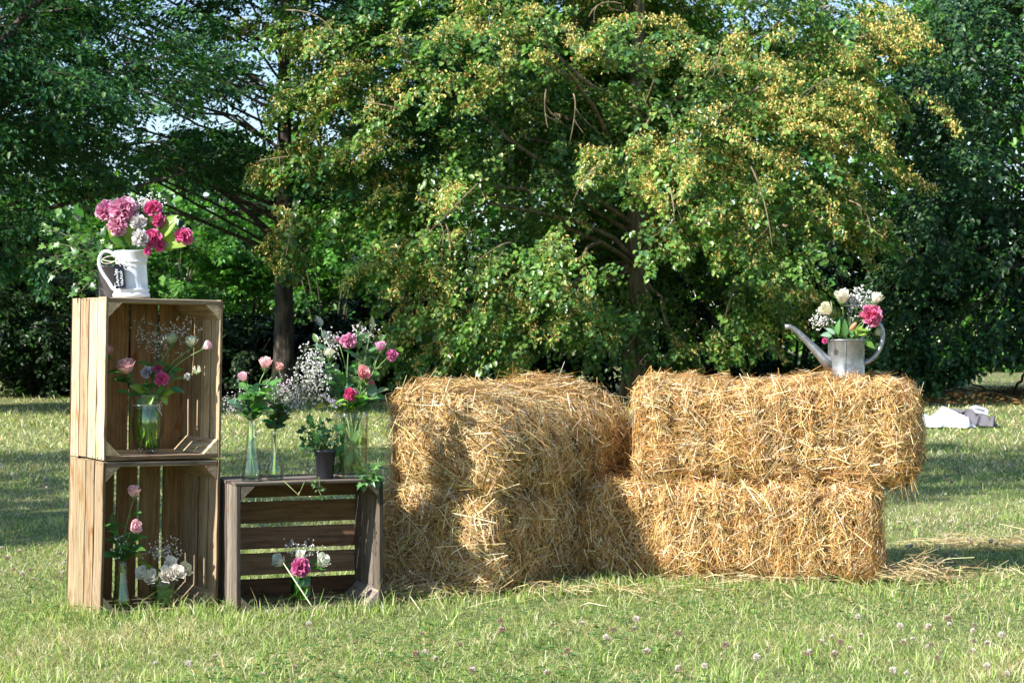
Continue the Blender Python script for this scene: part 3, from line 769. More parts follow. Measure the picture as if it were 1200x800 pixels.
STRAW = [(.61, .385, .135), (.72, .50, .23), (.44, .235, .065), (.87, .70, .45), (.17, .08, .022), (.57, .31, .09)]
STRAW_L = [(.62, .41, .16), (.74, .55, .28), (.44, .27, .09), (.88, .74, .50), (.18, .095, .03), (.58, .34, .10)]
def make_bale(label, centre, rotz, size, seed, bias=(0, 0, 1), biask=.6, nst=26000, rx=0.0, ry=0.0, fringe=0, slope=0.0, long=1.0, pal=STRAW, r=.085):
    rng = np.random.default_rng(seed)
    h = np.array(size) / 2
    root = empty('straw_bale', (centre[0], centre[1], centre[2] - h[2]), label, 'straw bale', 'stacked straw bales forming a seat')
    root.rotation_euler = (rx, ry, rotz)
    ph = rng.uniform(0, 6)
    # core
    N = 26; F = []; Q = []
    g = np.linspace(-1, 1, N)
    for ax in range(3):
        for s in (-1, 1):
            u, v = np.meshgrid(g, g, indexing='ij'); q = np.zeros((N * N, 3)); a, b = [(1, 2), (2, 0), (0, 1)][ax]
            q[:, ax] = s; q[:, a] = u.ravel(); q[:, b] = v.ravel(); base = len(Q) * N * N; Q.append(q)
            for i in range(N - 1):
                for j in range(N - 1):
                    f = [base + i * N + j, base + (i + 1) * N + j, base + (i + 1) * N + j + 1, base + i * N + j + 1]
                    F.append(f if s > 0 else f[::-1])
    P, n_ = bale_surface(rng, np.concatenate(Q), h, r, ph, slope=slope)
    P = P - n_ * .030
    up = np.array([0, 0, h[2]])
    np_mesh('packed_core', P + up, F, M['straw_core'], root, smooth=True, inv=Matrix.Identity(4))
    # straws lying over it
    area = np.array([h[1] * h[2], h[0] * h[2], h[0] * h[1]]); pr = np.repeat(area, 2) / area.sum() / 2
    k = rng.choice(6, nst, p=pr); q = rng.uniform(-1, 1, (nst, 3)); ax = k // 2; q[np.arange(nst), ax] = np.where(k % 2, 1, -1)
    P, n_ = bale_surface(rng, q, h, r, ph, slope=slope)
    t0 = rng.normal(0, 1, (nst, 3)); t0 += np.array(bias) * biask * rng.choice([-1, 1], (nst, 1))
    T = t0 - n_ * np.sum(t0 * n_, axis=1, keepdims=True); T = unit(T)
    stick = rng.random(nst) < .05
    T = unit(T + n_ * np.where(stick, rng.uniform(.15, .8, nst), rng.normal(0, .12, nst))[:, None])
    L = (rng.gamma(2.6, .019, nst) + .012) * long; L = np.where(rng.random(nst) < .33, rng.uniform(.008, .028, nst), L); L = np.where(stick, L * .9, L); L = np.minimum(L, .24)
    off = rng.uniform(-.028, .012, nst) * (.6 + .8 * rng.random(nst)) + np.where(stick, .003, 0)
    C = P + n_ * off[:, None]
    W = rng.uniform(.0011, .0025, nst) * (1 + .8 * (rng.random(nst) < .12))
    col = palette(rng, nst, pal, .2, [.24, .23, .14, .17, .10, .12])
    col *= (1 + .10 * np.sin(P[:, 0:1] * 23 + ph) * np.sin(P[:, 2:3] * 19 + P[:, 1:2] * 21))
    V, Fs = straws(C, T, n_ + rng.normal(0, .45, (nst, 3)), L, W, rng.uniform(-.12, .28, nst), rng)
    cs = [np.repeat(col, 6, axis=0)]; Vs = [V]; FF = [Fs]; b = len(V)
    if fringe:
        m = fringe
        P2 = np.stack([h[0] - .035 + rng.uniform(-.05, .02, m), rng.uniform(-h[1] * .95, h[1] * .6, m), rng.uniform(-h[2] - .02, h[2] * .55, m)], 1)
        T2 = np.stack([rng.normal(.28, .22, m), rng.normal(-.1, .25, m), rng.normal(-1, .25, m)], 1)
        V2, F2 = straws(P2, T2, rng.normal(0, 1, (m, 3)), rng.uniform(.04, .13, m), rng.uniform(.0016, .0032, m), rng.uniform(0, .15, m), rng)
        cs.append(np.repeat(palette(rng, m, STRAW, .16), 6, axis=0)); Vs.append(V2); FF.append(F2 + b)
    np_mesh('loose_straws', np.concatenate(Vs) + up, np.concatenate(FF), M['straw'], root, np.concatenate(cs), inv=Matrix.Identity(4))
    return root

# left stack: its short end looks to the front left, its long side runs away to the back right
ul = np.array([.5, .866]); wl_ = np.array([-.866, .5])
def left_centre(cor, L, W): return np.array(cor) + ul * L / 2 + wl_ * W / 2
cl = left_centre((-.080, 6.02), .98, .44)
make_bale('lower straw bale of the left stack, its short end beside the grey crate', (cl[0], cl[1], .186), math.radians(60), (1.02, .47, .385), 1, bias=(0, -.7, -.6), biask=.5, slope=.05, nst=50000, long=1.55, pal=STRAW_L)
cu = left_centre((-.065, 6.05), .98, .40)
make_bale('upper straw bale of the left stack, rounded top catching the sun', (cu[0] + .02, cu[1] + .0, .508), math.radians(60), (1.08, .43, .35), 2, bias=(.5, -.7, -.7), biask=.9, nst=50000, long=1.6, pal=STRAW_L, r=.10, slope=.12)
# right stack: long sides to the camera
make_bale('lower straw bale of the right stack, half in the shade of the left stack', (.79, 6.62, .175), math.radians(-11), (1.06, .44, .355), 3, bias=(0, 0, 1), biask=1.1, nst=60000, fringe=140)
make_bale('upper straw bale of the right stack carrying the watering can', (.955, 6.63, .518), math.radians(-9), (.99, .46, .36), 4, bias=(0, 0, 1), biask=.6, nst=64000, fringe=420)

def loose_straw():
    rng = np.random.default_rng(77)
    P = []; L = []
    def pile(cx, cy, sx, sy, n, hz):
        x = rng.normal(cx, sx, n); y = rng.normal(cy, sy, n)
        P.append(np.stack([x, y, .02 + abs(rng.normal(0, hz, n)) * np.exp(-((x - cx) / sx) ** 2 / 3)], 1)); L.append(rng.uniform(.04, .16, n))
    pile(1.40, 6.35, .08, .08, 420, .04); pile(1.60, 6.5, .12, .10, 120, .02)
    pile(2.0, 7.4, .18, .07, 380, .02); pile(1.75, 7.5, .08, .05, 120, .015)
    pile(.1, 6.08, .28, .05, 260, .012); pile(.75, 6.33, .35, .04, 260, .010); pile(-.1, 5.85, .35, .10, 60, .008); pile(.6, 5.9, .6, .15, 50, .006)
    pile(-.3, 5.98, .08, .05, 200, .03); pile(2.1, 6.3, .3, .2, 110, .01)
    P = np.concatenate(P); L = np.concatenate(L); n = len(P)
    T = rng.normal(0, 1, (n, 3)); T[:, 2] *= .22
    V, F = straws(P, T, np.tile(np.array([0, 0, 1.0]), (n, 1)) + rng.normal(0, .5, (n, 3)), L, rng.uniform(.0014, .003, n), rng.uniform(-.05, .15, n), rng)
    col = palette(rng, n, [(.60, .47, .24), (.70, .58, .34), (.42, .30, .14)], .18)
    o = np_mesh('loose_straw', V, F, M['straw'], None, np.repeat(col, 6, axis=0)); tag(o, 'loose straw scattered on the lawn around the bales', 'straw', kind='stuff')
loose_straw()

# ------------------------------------------------------------------ wooden crates
def board(mb, lo, hi, axis, col, rnd, jit=.0012, m=0):
    """box board with slightly uneven edges; axis = grain direction"""
    n = 6; lo = list(lo); hi = list(hi)
    oth = [a for a in range(3) if a != axis]
    V = []; G = []; ro = rnd.uniform(0, 50); e = min(.0026, (hi[oth[0]] - lo[oth[0]]) * .2, (hi[oth[1]] - lo[oth[1]]) * .2)
    def sec(a, b, c_, d):       # octagonal section with small chamfers
        return [(a + e, c_), (b - e, c_), (b, c_ + e), (b, d - e), (b - e, d), (a + e, d), (a, d - e), (a, c_ + e)]
    for i in range(n + 1):
        t = i / n; s = lo[axis] + (hi[axis] - lo[axis]) * t
        ja, jb = rnd.uniform(-jit, jit), rnd.uniform(-jit, jit)
        for (u, v) in sec(lo[oth[0]] + ja, hi[oth[0]] + ja * .5, lo[oth[1]] + jb * .4, hi[oth[1]] + jb * .4):
            p = [0, 0, 0]; p[axis] = s; p[oth[0]] = u; p[oth[1]] = v; V.append(p); G.append((s + ro, u + ro, v))
    wd = 1 if (hi[oth[1]] - lo[oth[1]]) > (hi[oth[0]] - lo[oth[0]]) else 0      # narrow edges darkened: painted shade for the gaps between slats
    dk = (0, 1, 4, 5) if wd else (2, 3, 6, 7); col = [tuple(x * (.28 if k in dk else 1) for x in col) for _ in range(n + 1) for k in range(8)]
    F = []
    for i in range(n):
        for k in range(8): F.append((i * 8 + k, i * 8 + (k + 1) % 8, (i + 1) * 8 + (k + 1) % 8, (i + 1) * 8 + k))
    F.append(tuple(range(8))[::-1]); F.append(tuple(n * 8 + k for k in range(8)))
    if axis == 1: F = [f[::-1] for f in F]
    mb.add(V, F, col, G, m)

def nail(mb, p, ax, r=.0030):
    a, b = [(1, 2), (0, 2), (0, 1)][ax]; V = []
    for k in range(8):
        q = list(p); q[a] += r * math.cos(k * math.pi / 4); q[b] += r * math.sin(k * math.pi / 4); V.append(q)
    mb.add(V, [tuple(range(8))], (1, 1, 1), None, 1)

def crate(label, W, D, H, cols, seed, nside=4, nback=4, gside=.004, gback=.006, horizontal=False, inner=None):
    """opening at y = 0. Standing: ends at the bottom and top; horizontal: ends left and right.
       Local origin: front left bottom corner of the outside."""
    rnd = random.Random(seed)
    root = empty('wooden_crate', (0, 0, 0), label, 'crate', 'old wooden apple crates')
    Ln, Wd = (W, H) if horizontal else (H, W)       # length along the slats, width across the ends
    def mp(l, w, d):                                # (length, width, depth) -> x, y, z
        return (l, d, w) if horizontal else (w, d, l)
    LA = 0 if horizontal else 2; WA = 2 if horizontal else 0
    def box(mb, l0, l1, w0, w1, d0, d1, grain, c):
        a, b = mp(l0, w0, d0), mp(l1, w1, d1)
        board(mb, [min(x, y) for x, y in zip(a, b)], [max(x, y) for x, y in zip(a, b)], {'l': LA, 'w': WA, 'd': 1}[grain], c, rnd)
    def cc():
        c = rnd.choice(cols); k = rnd.uniform(.78, 1.18); return (c[0] * k, c[1] * k * rnd.uniform(.96, 1.04), c[2] * k * rnd.uniform(.92, 1.08))
    ts, te, tb = .009, .014, .007
    for s in (0, 1):                               # slatted long sides
        mb = MB(); w0 = 0 if s == 0 else Wd - ts; sw = (D - tb - .001 - gside * (nside - 1)) / nside
        for i in range(nside):
            j = rnd.uniform(-.0012, .0012)
            jj = rnd.uniform(-.0014, .0014)
            box(mb, rnd.uniform(0, .005), Ln - rnd.uniform(0, .005), w0 + jj, w0 + ts + jj, i * (sw + gside) + j, i * (sw + gside) + sw + j * .5, 'l', cc())
            for ll in (.008, Ln - .008):
                for dd in (.25, .72):
                    p = mp(ll, -.0006 + jj if s == 0 else Wd + .0006 + jj, i * (sw + gside) + sw * dd); nail(mb, p, WA)
        mb.build('side_panel', [M['wood'], M['nail']], root, smooth=False, local=True)
    mb = MB(); bw = (Wd - gback * (nback - 1)) / nback       # slatted back; inner tints it, on the stacked crates as painted interior shade
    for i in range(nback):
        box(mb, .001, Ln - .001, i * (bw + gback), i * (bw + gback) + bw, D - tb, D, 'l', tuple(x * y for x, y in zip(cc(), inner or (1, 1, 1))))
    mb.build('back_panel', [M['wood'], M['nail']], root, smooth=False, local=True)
    for s in (0, 1):                               # ends: boards across
        mb = MB(); l0 = .002 if s == 0 else Ln - te - .002; ne = 3 if not horizontal else 4; ew = (D - tb - .002 - .004 * (ne - 1)) / ne
        for i in range(ne):
            box(mb, l0, l0 + te, ts + .001, Wd - ts - .001, i * (ew + .004) + .001, i * (ew + .004) + ew, 'w', cc())
        mb.build('end_panel', [M['wood'], M['nail']], root, smooth=False, local=True)
    for s in (0, 1):                               # triangular corner blocks
        for t in (0, 1):
            mb = MB(); a = .045; e0 = te + .003
            for (d0, d1) in ((.002, .26 * D / .3),):
                l_ = e0 if s == 0 else Ln - e0; sl = 1 if s == 0 else -1
                w_ = ts + .001 if t == 0 else Wd - ts - .001; sw_ = 1 if t == 0 else -1
                pts = [(l_, w_), (l_ + sl * a, w_), (l_, w_ + sw_ * a)]
                V = [mp(p[0], p[1], d0) for p in pts] + [mp(p[0], p[1], d1) for p in pts]
                F = [(0, 1, 2), (5, 4, 3), (0, 3, 4, 1), (1, 4, 5, 2), (2, 5, 3, 0)]
                G = [(v[1] + seed, v[0], v[2]) for v in V]; mb.add(V, F, cc(), G)
            o = mb.build('corner_block', [M['wood']], root, smooth=False, local=True)
            bm = bmesh.new(); bm.from_mesh(o.data); bmesh.ops.recalc_face_normals(bm, faces=bm.faces); bm.to_mesh(o.data); bm.free()
    return root

def place(o, org, rz, ry=0.0):
    Mx = Matrix.Translation(org) @ Matrix.Rotation(ry, 4, 'Y') @ Matrix.Rotation(rz, 4, 'Z')
    o.location = Mx.to_translation(); o.rotation_euler = Mx.to_euler(); return Mx

GOLD = [(.58, .44, .285), (.68, .53, .36), (.47, .33, .195), (.62, .46, .28)]
PALE = [(.50, .375, .235), (.42, .305, .185), (.57, .445, .295), (.35, .25, .15)]
GREYW = [(.23, .185, .145), (.18, .14, .11), (.28, .235, .195), (.14, .105, .08)]
TILT = math.radians(1.2)
LOW_O = Vector(((117 - 600) / 386, 5.57, .0))
c_low = crate('lower crate of the stack, weathered brown, holding two pink roses and white roses', .385, .30, .475, PALE, 11, nback=5, gback=.009, gside=.006, inner=(.52, .42, .31))  # inner darkens the back boards, shade of the interior put into their colour
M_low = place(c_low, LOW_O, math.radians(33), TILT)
up_o = M_low @ Vector((0, 0, .4765))
c_up = crate('upper crate of the stack, light golden wood, with a glass vase of roses inside', .385, .30, .50, GOLD, 12, nback=4, gback=.0055, gside=.0065, inner=(.64, .50, .33))  # inner again browns and darkens the back boards as painted interior shade
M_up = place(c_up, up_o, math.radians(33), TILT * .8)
SH_O = Vector((-.848, 5.63, .0))
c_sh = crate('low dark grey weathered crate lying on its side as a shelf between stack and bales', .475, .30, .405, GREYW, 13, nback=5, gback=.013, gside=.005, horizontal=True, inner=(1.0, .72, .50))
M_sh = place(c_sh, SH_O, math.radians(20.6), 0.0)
SH_TOP = .406

# ------------------------------------------------------------------ flowers
PINK = (.92, .56, .56); PINK2 = (.92, .60, .66); HOT = (.88, .10, .36); MAUVE = (.84, .25, .50); WHITE = (.86, .86, .78); CREAM = (.74, .77, .55); LILAC = (.55, .50, .62); PALEGREEN = (.46, .55, .33); PEACH = (.80, .40, .33); BRIGHTPINK = (.76, .16, .38)

def orient(d):
    return Vector((0, 0, 1)).rotation_difference(Vector(d).normalized())

def rose_bloom(mb, pos, d, R, col, rnd, openn=.5, layers=16):
    q = orient(d); H = R * 2.0
    for k in range(layers):
        t = k / (layers - 1); rr = R * (.14 + .80 * t ** .9); a0 = k * 2.399 + rnd.uniform(-.2, .2)
        wid = 1.9 - t * .7; h = H * (1.0 - .16 * t) * rnd.uniform(.94, 1.04); nu, nv = 6, 5
        V = []; C = []; F = []
        for j in range(nv + 1):
            v = j / nv
            for i in range(nu + 1):
                u = i / nu * 2 - 1
                prof = math.sin(min(1, v * 1.25) * math.pi / 2) ** .8
                r = rr * prof
                curl = openn * t * max(0, v - .62) ** 1.3 * R * 2.6
                r += curl; z = h * (v ** .9) * (1 - .13 * u * u * v) - curl * .45
                r *= (1 + .03 * math.sin(u * 5 + k))
                an = a0 + u * wid * .5 * (1 - .25 * v)
                V.append(Vector(pos) + q @ Vector((r * math.cos(an), r * math.sin(an), z)))
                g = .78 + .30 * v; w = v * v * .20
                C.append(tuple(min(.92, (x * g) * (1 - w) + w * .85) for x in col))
        for j in range(nv):
            for i in range(nu):
                b = j * (nu + 1) + i; F.append((b, b + 1, b + nu + 2, b + nu + 1))
        mb.add(V, F, C)

def frill_bloom(mb, pos, d, R, col, rnd, n=110, flat=.8, pale=.25):
    q = orient(d)
    for k in range(n):
        z = 1 - 1.35 * (k + .5) / n; t = k * 2.399 + rnd.uniform(-.3, .3); s = math.sqrt(max(0, 1 - z * z))
        dr = Vector((math.cos(t) * s, math.sin(t) * s, z * flat)).normalized()
        dr = (dr + Vector((rnd.gauss(0, .18), rnd.gauss(0, .18), rnd.gauss(0, .18)))).normalized()
        sd_ = dr.cross(Vector((rnd.gauss(0, 1), rnd.gauss(0, 1), rnd.gauss(0, 1)))).normalized(); up = sd_.cross(dr)
        rr = R * rnd.uniform(.66, 1.16); w = R * rnd.uniform(.22, .42)
        V = []; C = []
        sh = rnd.uniform(.75, 1.2); base = [min(.9, x * sh) for x in col]
        for j, (f, ww) in enumerate(((.25, .25), (.72, .8), (1.0, 1.0))):
            for i in range(5):
                u = i / 2 - 1
                p = dr * rr * (f - .10 * abs(u) * (j == 2) - .07 * u * u) + sd_ * w * u * ww + up * R * (.10 * math.sin(u * 4 + k) * f + .10 * (j == 2) * (-1) ** i)
                V.append(Vector(pos) + q @ p)
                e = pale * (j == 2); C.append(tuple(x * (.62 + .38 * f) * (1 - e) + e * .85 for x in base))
        F = [(j * 5 + i, j * 5 + i + 1, j * 5 + i + 6, j * 5 + i + 5) for j in range(2) for i in range(4)]
        mb.add(V, F, C)

def leaf_shape(mb, base, d, n, L, W, col, rnd, curl=.25, seg=6, kind='oval'):
    d = Vector(d).normalized(); n = Vector(n); s = d.cross(n); s = s.normalized() if s.length > 1e-4 else d.orthogonal().normalized(); n = s.cross(d).normalized()
    V = []; C = []; F = []
    for i in range(seg + 1):
        t = i / seg
        w = W * .5 * (math.sin(math.pi * min(1, t ** .75)) ** .8) if kind == 'oval' else W * .5 * (t ** .5) * (1 - t) ** .4 * 1.7
        if i == seg: w = .0002
        c = Vector(base) + d * L * (t - curl * .25 * t * t) - n * L * curl * t * t
        V += [c - s * w + n * w * .35, c, c + s * w + n * w * .35]
        k = rnd.uniform(.9, 1.1); C += [tuple(x * k for x in col), tuple(min(1, x * 1.35) for x in col), tuple(x * k for x in col)]
    for i in range(seg):
        b = i * 3; F += [(b, b + 1, b + 4, b + 3), (b + 1, b + 2, b + 5, b + 4)]
    mb.add(V, F, C)

LEAFG = (.09, .22, .05); LEAFY = (.24, .36, .06); LEAFB = (.075, .17, .10); STEMG = (.14, .24, .07)
def stem_curve(base, via, head, n=7):
    base, via, head = Vector(base), Vector(via), Vector(head)
    pts = [base + (via - base) * (i / 3) for i in range(3)]
    d = (via - base).normalized(); c = via + d * (head - via).length * .45
    return pts + bez(via, c, head, n)

def flower(kind, label, cat, base, via, head, R, col, rnd, group=None, dirv=None, leaves_n=2, openn=.5, lcol=LEAFG, stem_r=.0018, lsize=.045, n=110, pale=.25, name=None, flat=.8):
    names = {'rose': 'rose', 'frill': 'carnation'}; R = R * (1.14 if kind == 'rose' else 1.12); lsize *= 1.2; openn *= .5
    root = empty(name or names[kind], base, label, cat, group)
    pts = stem_curve(base, via, head)
    mb = MB(); tube(mb, pts, stem_r, 6, STEMG); mb.build('stem', M['stem'], root)
    d = Vector(dirv) if dirv else ((pts[-1] - pts[-2]).normalized() + Vector((0, -.35, .15)))
    d.normalize()
    pb = MB()
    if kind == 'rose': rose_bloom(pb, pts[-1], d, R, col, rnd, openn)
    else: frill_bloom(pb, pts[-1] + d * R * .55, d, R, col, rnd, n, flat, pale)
    pb.build('bloom', M['petal'], root)
    sp = MB(); q = orient(d)
    for k in range(5):
        a = k * 1.2566; dd = q @ Vector((math.cos(a), math.sin(a), .8 if kind == 'rose' else .3)); leaf_shape(sp, pts[-1], dd, q @ Vector((0, 0, 1)), R * 1.0, R * .42, (.12, .22, .06), rnd, .2)
    lathe_pts = [pts[-1] - d * R * .35, pts[-1], pts[-1] + d * R * .3]; tube(sp, lathe_pts, [.002, R * .38, R * .40], 8, (.12, .22, .06))
    sp.build('sepals', M['leaf_plant'], root)
    for k in range(leaves_n):
        lm = MB(); i = 5 + int((len(pts) - 7) * (k + .7) / (leaves_n + .4)); p = pts[min(i, len(pts) - 2)]
        a = rnd.uniform(0, 6.28); dd = Vector((math.cos(a), math.sin(a) * .7 - .25, rnd.uniform(.1, .6)))
        pe = p + dd * lsize * .35; tube(lm, [p, pe], .0009, 4, STEMG, False)
        leaf_shape(lm, pe, dd, (rnd.gauss(0, .3), -.4, 1), lsize * rnd.uniform(.85, 1.15), lsize * .58, lcol, rnd)
        for sgn in (-1, 1):
            d2 = (dd + Vector((-dd.y, dd.x, 0)) * .9 * sgn).normalized(); leaf_shape(lm, p + dd * lsize * .25, d2, (0, -.3, 1), lsize * .7, lsize * .42, lcol, rnd)
        lm.build('leaves', M['leaf_plant'], root)
    return root

def babys_breath(label, base, via, centre, rad, n, rnd, rb=.0024, group='baby\'s breath sprigs in the vases', col=(.82, .82, .80), hub=None):
    root = empty('babys_breath', base, label, 'filler flower', group)
    via = Vector(via); ctr = Vector(centre); rad = Vector(rad)
    st = MB(); bl = MB()
    hub = Vector(hub) if hub else via + (ctr - via) * .35
    tube(st, [Vector(base), via, hub], .0010, 5, (.13, .20, .08))
    subs = []
    for k in range(max(6, n // 12)):
        u = Vector((rnd.gauss(0, .5), rnd.gauss(0, .5), rnd.gauss(0, .5)))
        s = ctr + Vector((u.x * rad.x, u.y * rad.y, u.z * rad.z)); m = (hub + s) / 2 + Vector((rnd.gauss(0, .01), rnd.gauss(0, .01), 0))
        tube(st, [hub, m, s], [.0007, .0006, .0004], 3, (.12, .18, .08), False); subs.append(s); subs.append(m)
    T6 = [Vector(v) for v in ((1, 0, 0), (-1, 0, 0), (0, 1, 0), (0, -1, 0), (0, 0, 1), (0, 0, -1))]
    OF = [(0, 2, 4), (2, 1, 4), (1, 3, 4), (3, 0, 4), (2, 0, 5), (1, 2, 5), (3, 1, 5), (0, 3, 5)]
    for k in range(n):
        while True:
            u = Vector((rnd.gauss(0, .48), rnd.gauss(0, .48), rnd.gauss(0, .48)))
            if u.length < 1.35: break
        p = ctr + Vector((u.x * rad.x, u.y * rad.y, u.z * rad.z))
        s = min(subs, key=lambda a: (a - p).length); tube(st, [s, p], [.0004, .0003], 3, (.14, .20, .09), False)
        for _ in range(rnd.choice((1, 1, 2, 3))):
            pp = p + Vector((rnd.gauss(0, .003), rnd.gauss(0, .003), rnd.gauss(0, .003))); r = rb * rnd.uniform(.6, 1.25)
            qq = Quaternion((rnd.random(), rnd.random(), rnd.random(), rnd.random())).normalized()
            bl.add([pp + qq @ (v * r) for v in T6], OF, col)
    st.build('stems', M['stem'], root); bl.build('blossoms', M['petal'], root, smooth=False)
    return root

def foliage_sprig(label, base, via, head, rnd, nl=9, L=.05, W=.028, col=LEAFB, name='foliage_sprig', cat='greenery', group='leafy sprigs in the vases', spread=1.0, narrow=False):
    root = empty(name, base, label, cat, group); pts = stem_curve(base, via, head, 8)
    mb = MB(); tube(mb, pts, [.0015] * 3 + [.0013] * 9, 5, STEMG); mb.build('stem', M['stem'], root)
    lm = MB(); nl = int(nl * 1.4); L *= 1.1; W *= 1.1
    for k in range(nl):
        i = 4 + (len(pts) - 5) * k / max(1, nl - 1); p = pts[int(i)]; d = (pts[min(int(i) + 1, len(pts) - 1)] - pts[int(i) - 1]).normalized()
        a = rnd.uniform(0, 6.28); s = Vector((math.cos(a), math.sin(a) * .6 - .2, .1)) * spread
        dd = (d * .7 + s).normalized() if k < nl - 1 else d
        leaf_shape(lm, p, dd, (rnd.gauss(0, .4), -.5, .8), L * rnd.uniform(.75, 1.2), W * rnd.uniform(.8, 1.2), tuple(x * rnd.uniform(.75, 1.35) for x in col), rnd)
    lm.build('leaves', M['leaf_plant'], root)
    return root

def ivy_leaf(mb, p, d, n, S, col, rnd):
    d = Vector(d).normalized(); n = Vector(n); s = d.cross(n).normalized(); n = s.cross(d).normalized()
    out = [(0, 0), (-.30, -.16), (-.52, .10), (-.27, .26), (-.40, .58), (-.15, .56), (0, 1.0), (.15, .56), (.40, .58), (.27, .26), (.52, .10), (.30, -.16)]
    V = [Vector(p) + (s * x + d * y) * S + n * S * (.12 * abs(x) * 2 - .18 * y * y) for (x, y) in out]; ctr = Vector(p) + d * S * .3
    V.append(ctr); k = len(out)
    F = [(i, (i + 1) % k, k) for i in range(k)]
    C = [col] * k + [tuple(min(1, x * 1.5) for x in col)]
    mb.add(V, F, C)

def ivy_plant(mbl, mbs, org, tips, rnd, S=.03, cols=((.06, .15, .03), (.10, .22, .045), (.04, .10, .03), (.16, .28, .06)), step=.022):
    for tp in tips:
        o = Vector(org); tp = Vector(tp); mid = (o + tp) / 2 + Vector((rnd.gauss(0, .015), rnd.gauss(0, .015), (tp - o).length * .18))
        n = max(4, int((tp - o).length / step)); pts = bez(o, mid, tp, n)
        tube(mbs, pts, .0011, 4, (.16, .15, .07), False)
        for i in range(1, n + 1):
            for _ in range(2 if rnd.random() < .55 else 1):
                d = (pts[i] - pts[i - 1]).normalized() * .5 + Vector((rnd.gauss(0, .7), rnd.gauss(0, .5) - .25, rnd.gauss(-.1, .6)))
                e = pts[i] + d * .012; tube(mbs, [pts[i], e], .0006, 3, (.16, .2, .07), False)
                ivy_leaf(mbl, e, d, (rnd.gauss(0, .5), -.7 + rnd.gauss(0, .3), .7), S * rnd.uniform(.65, 1.25), rnd.choice(cols), rnd)

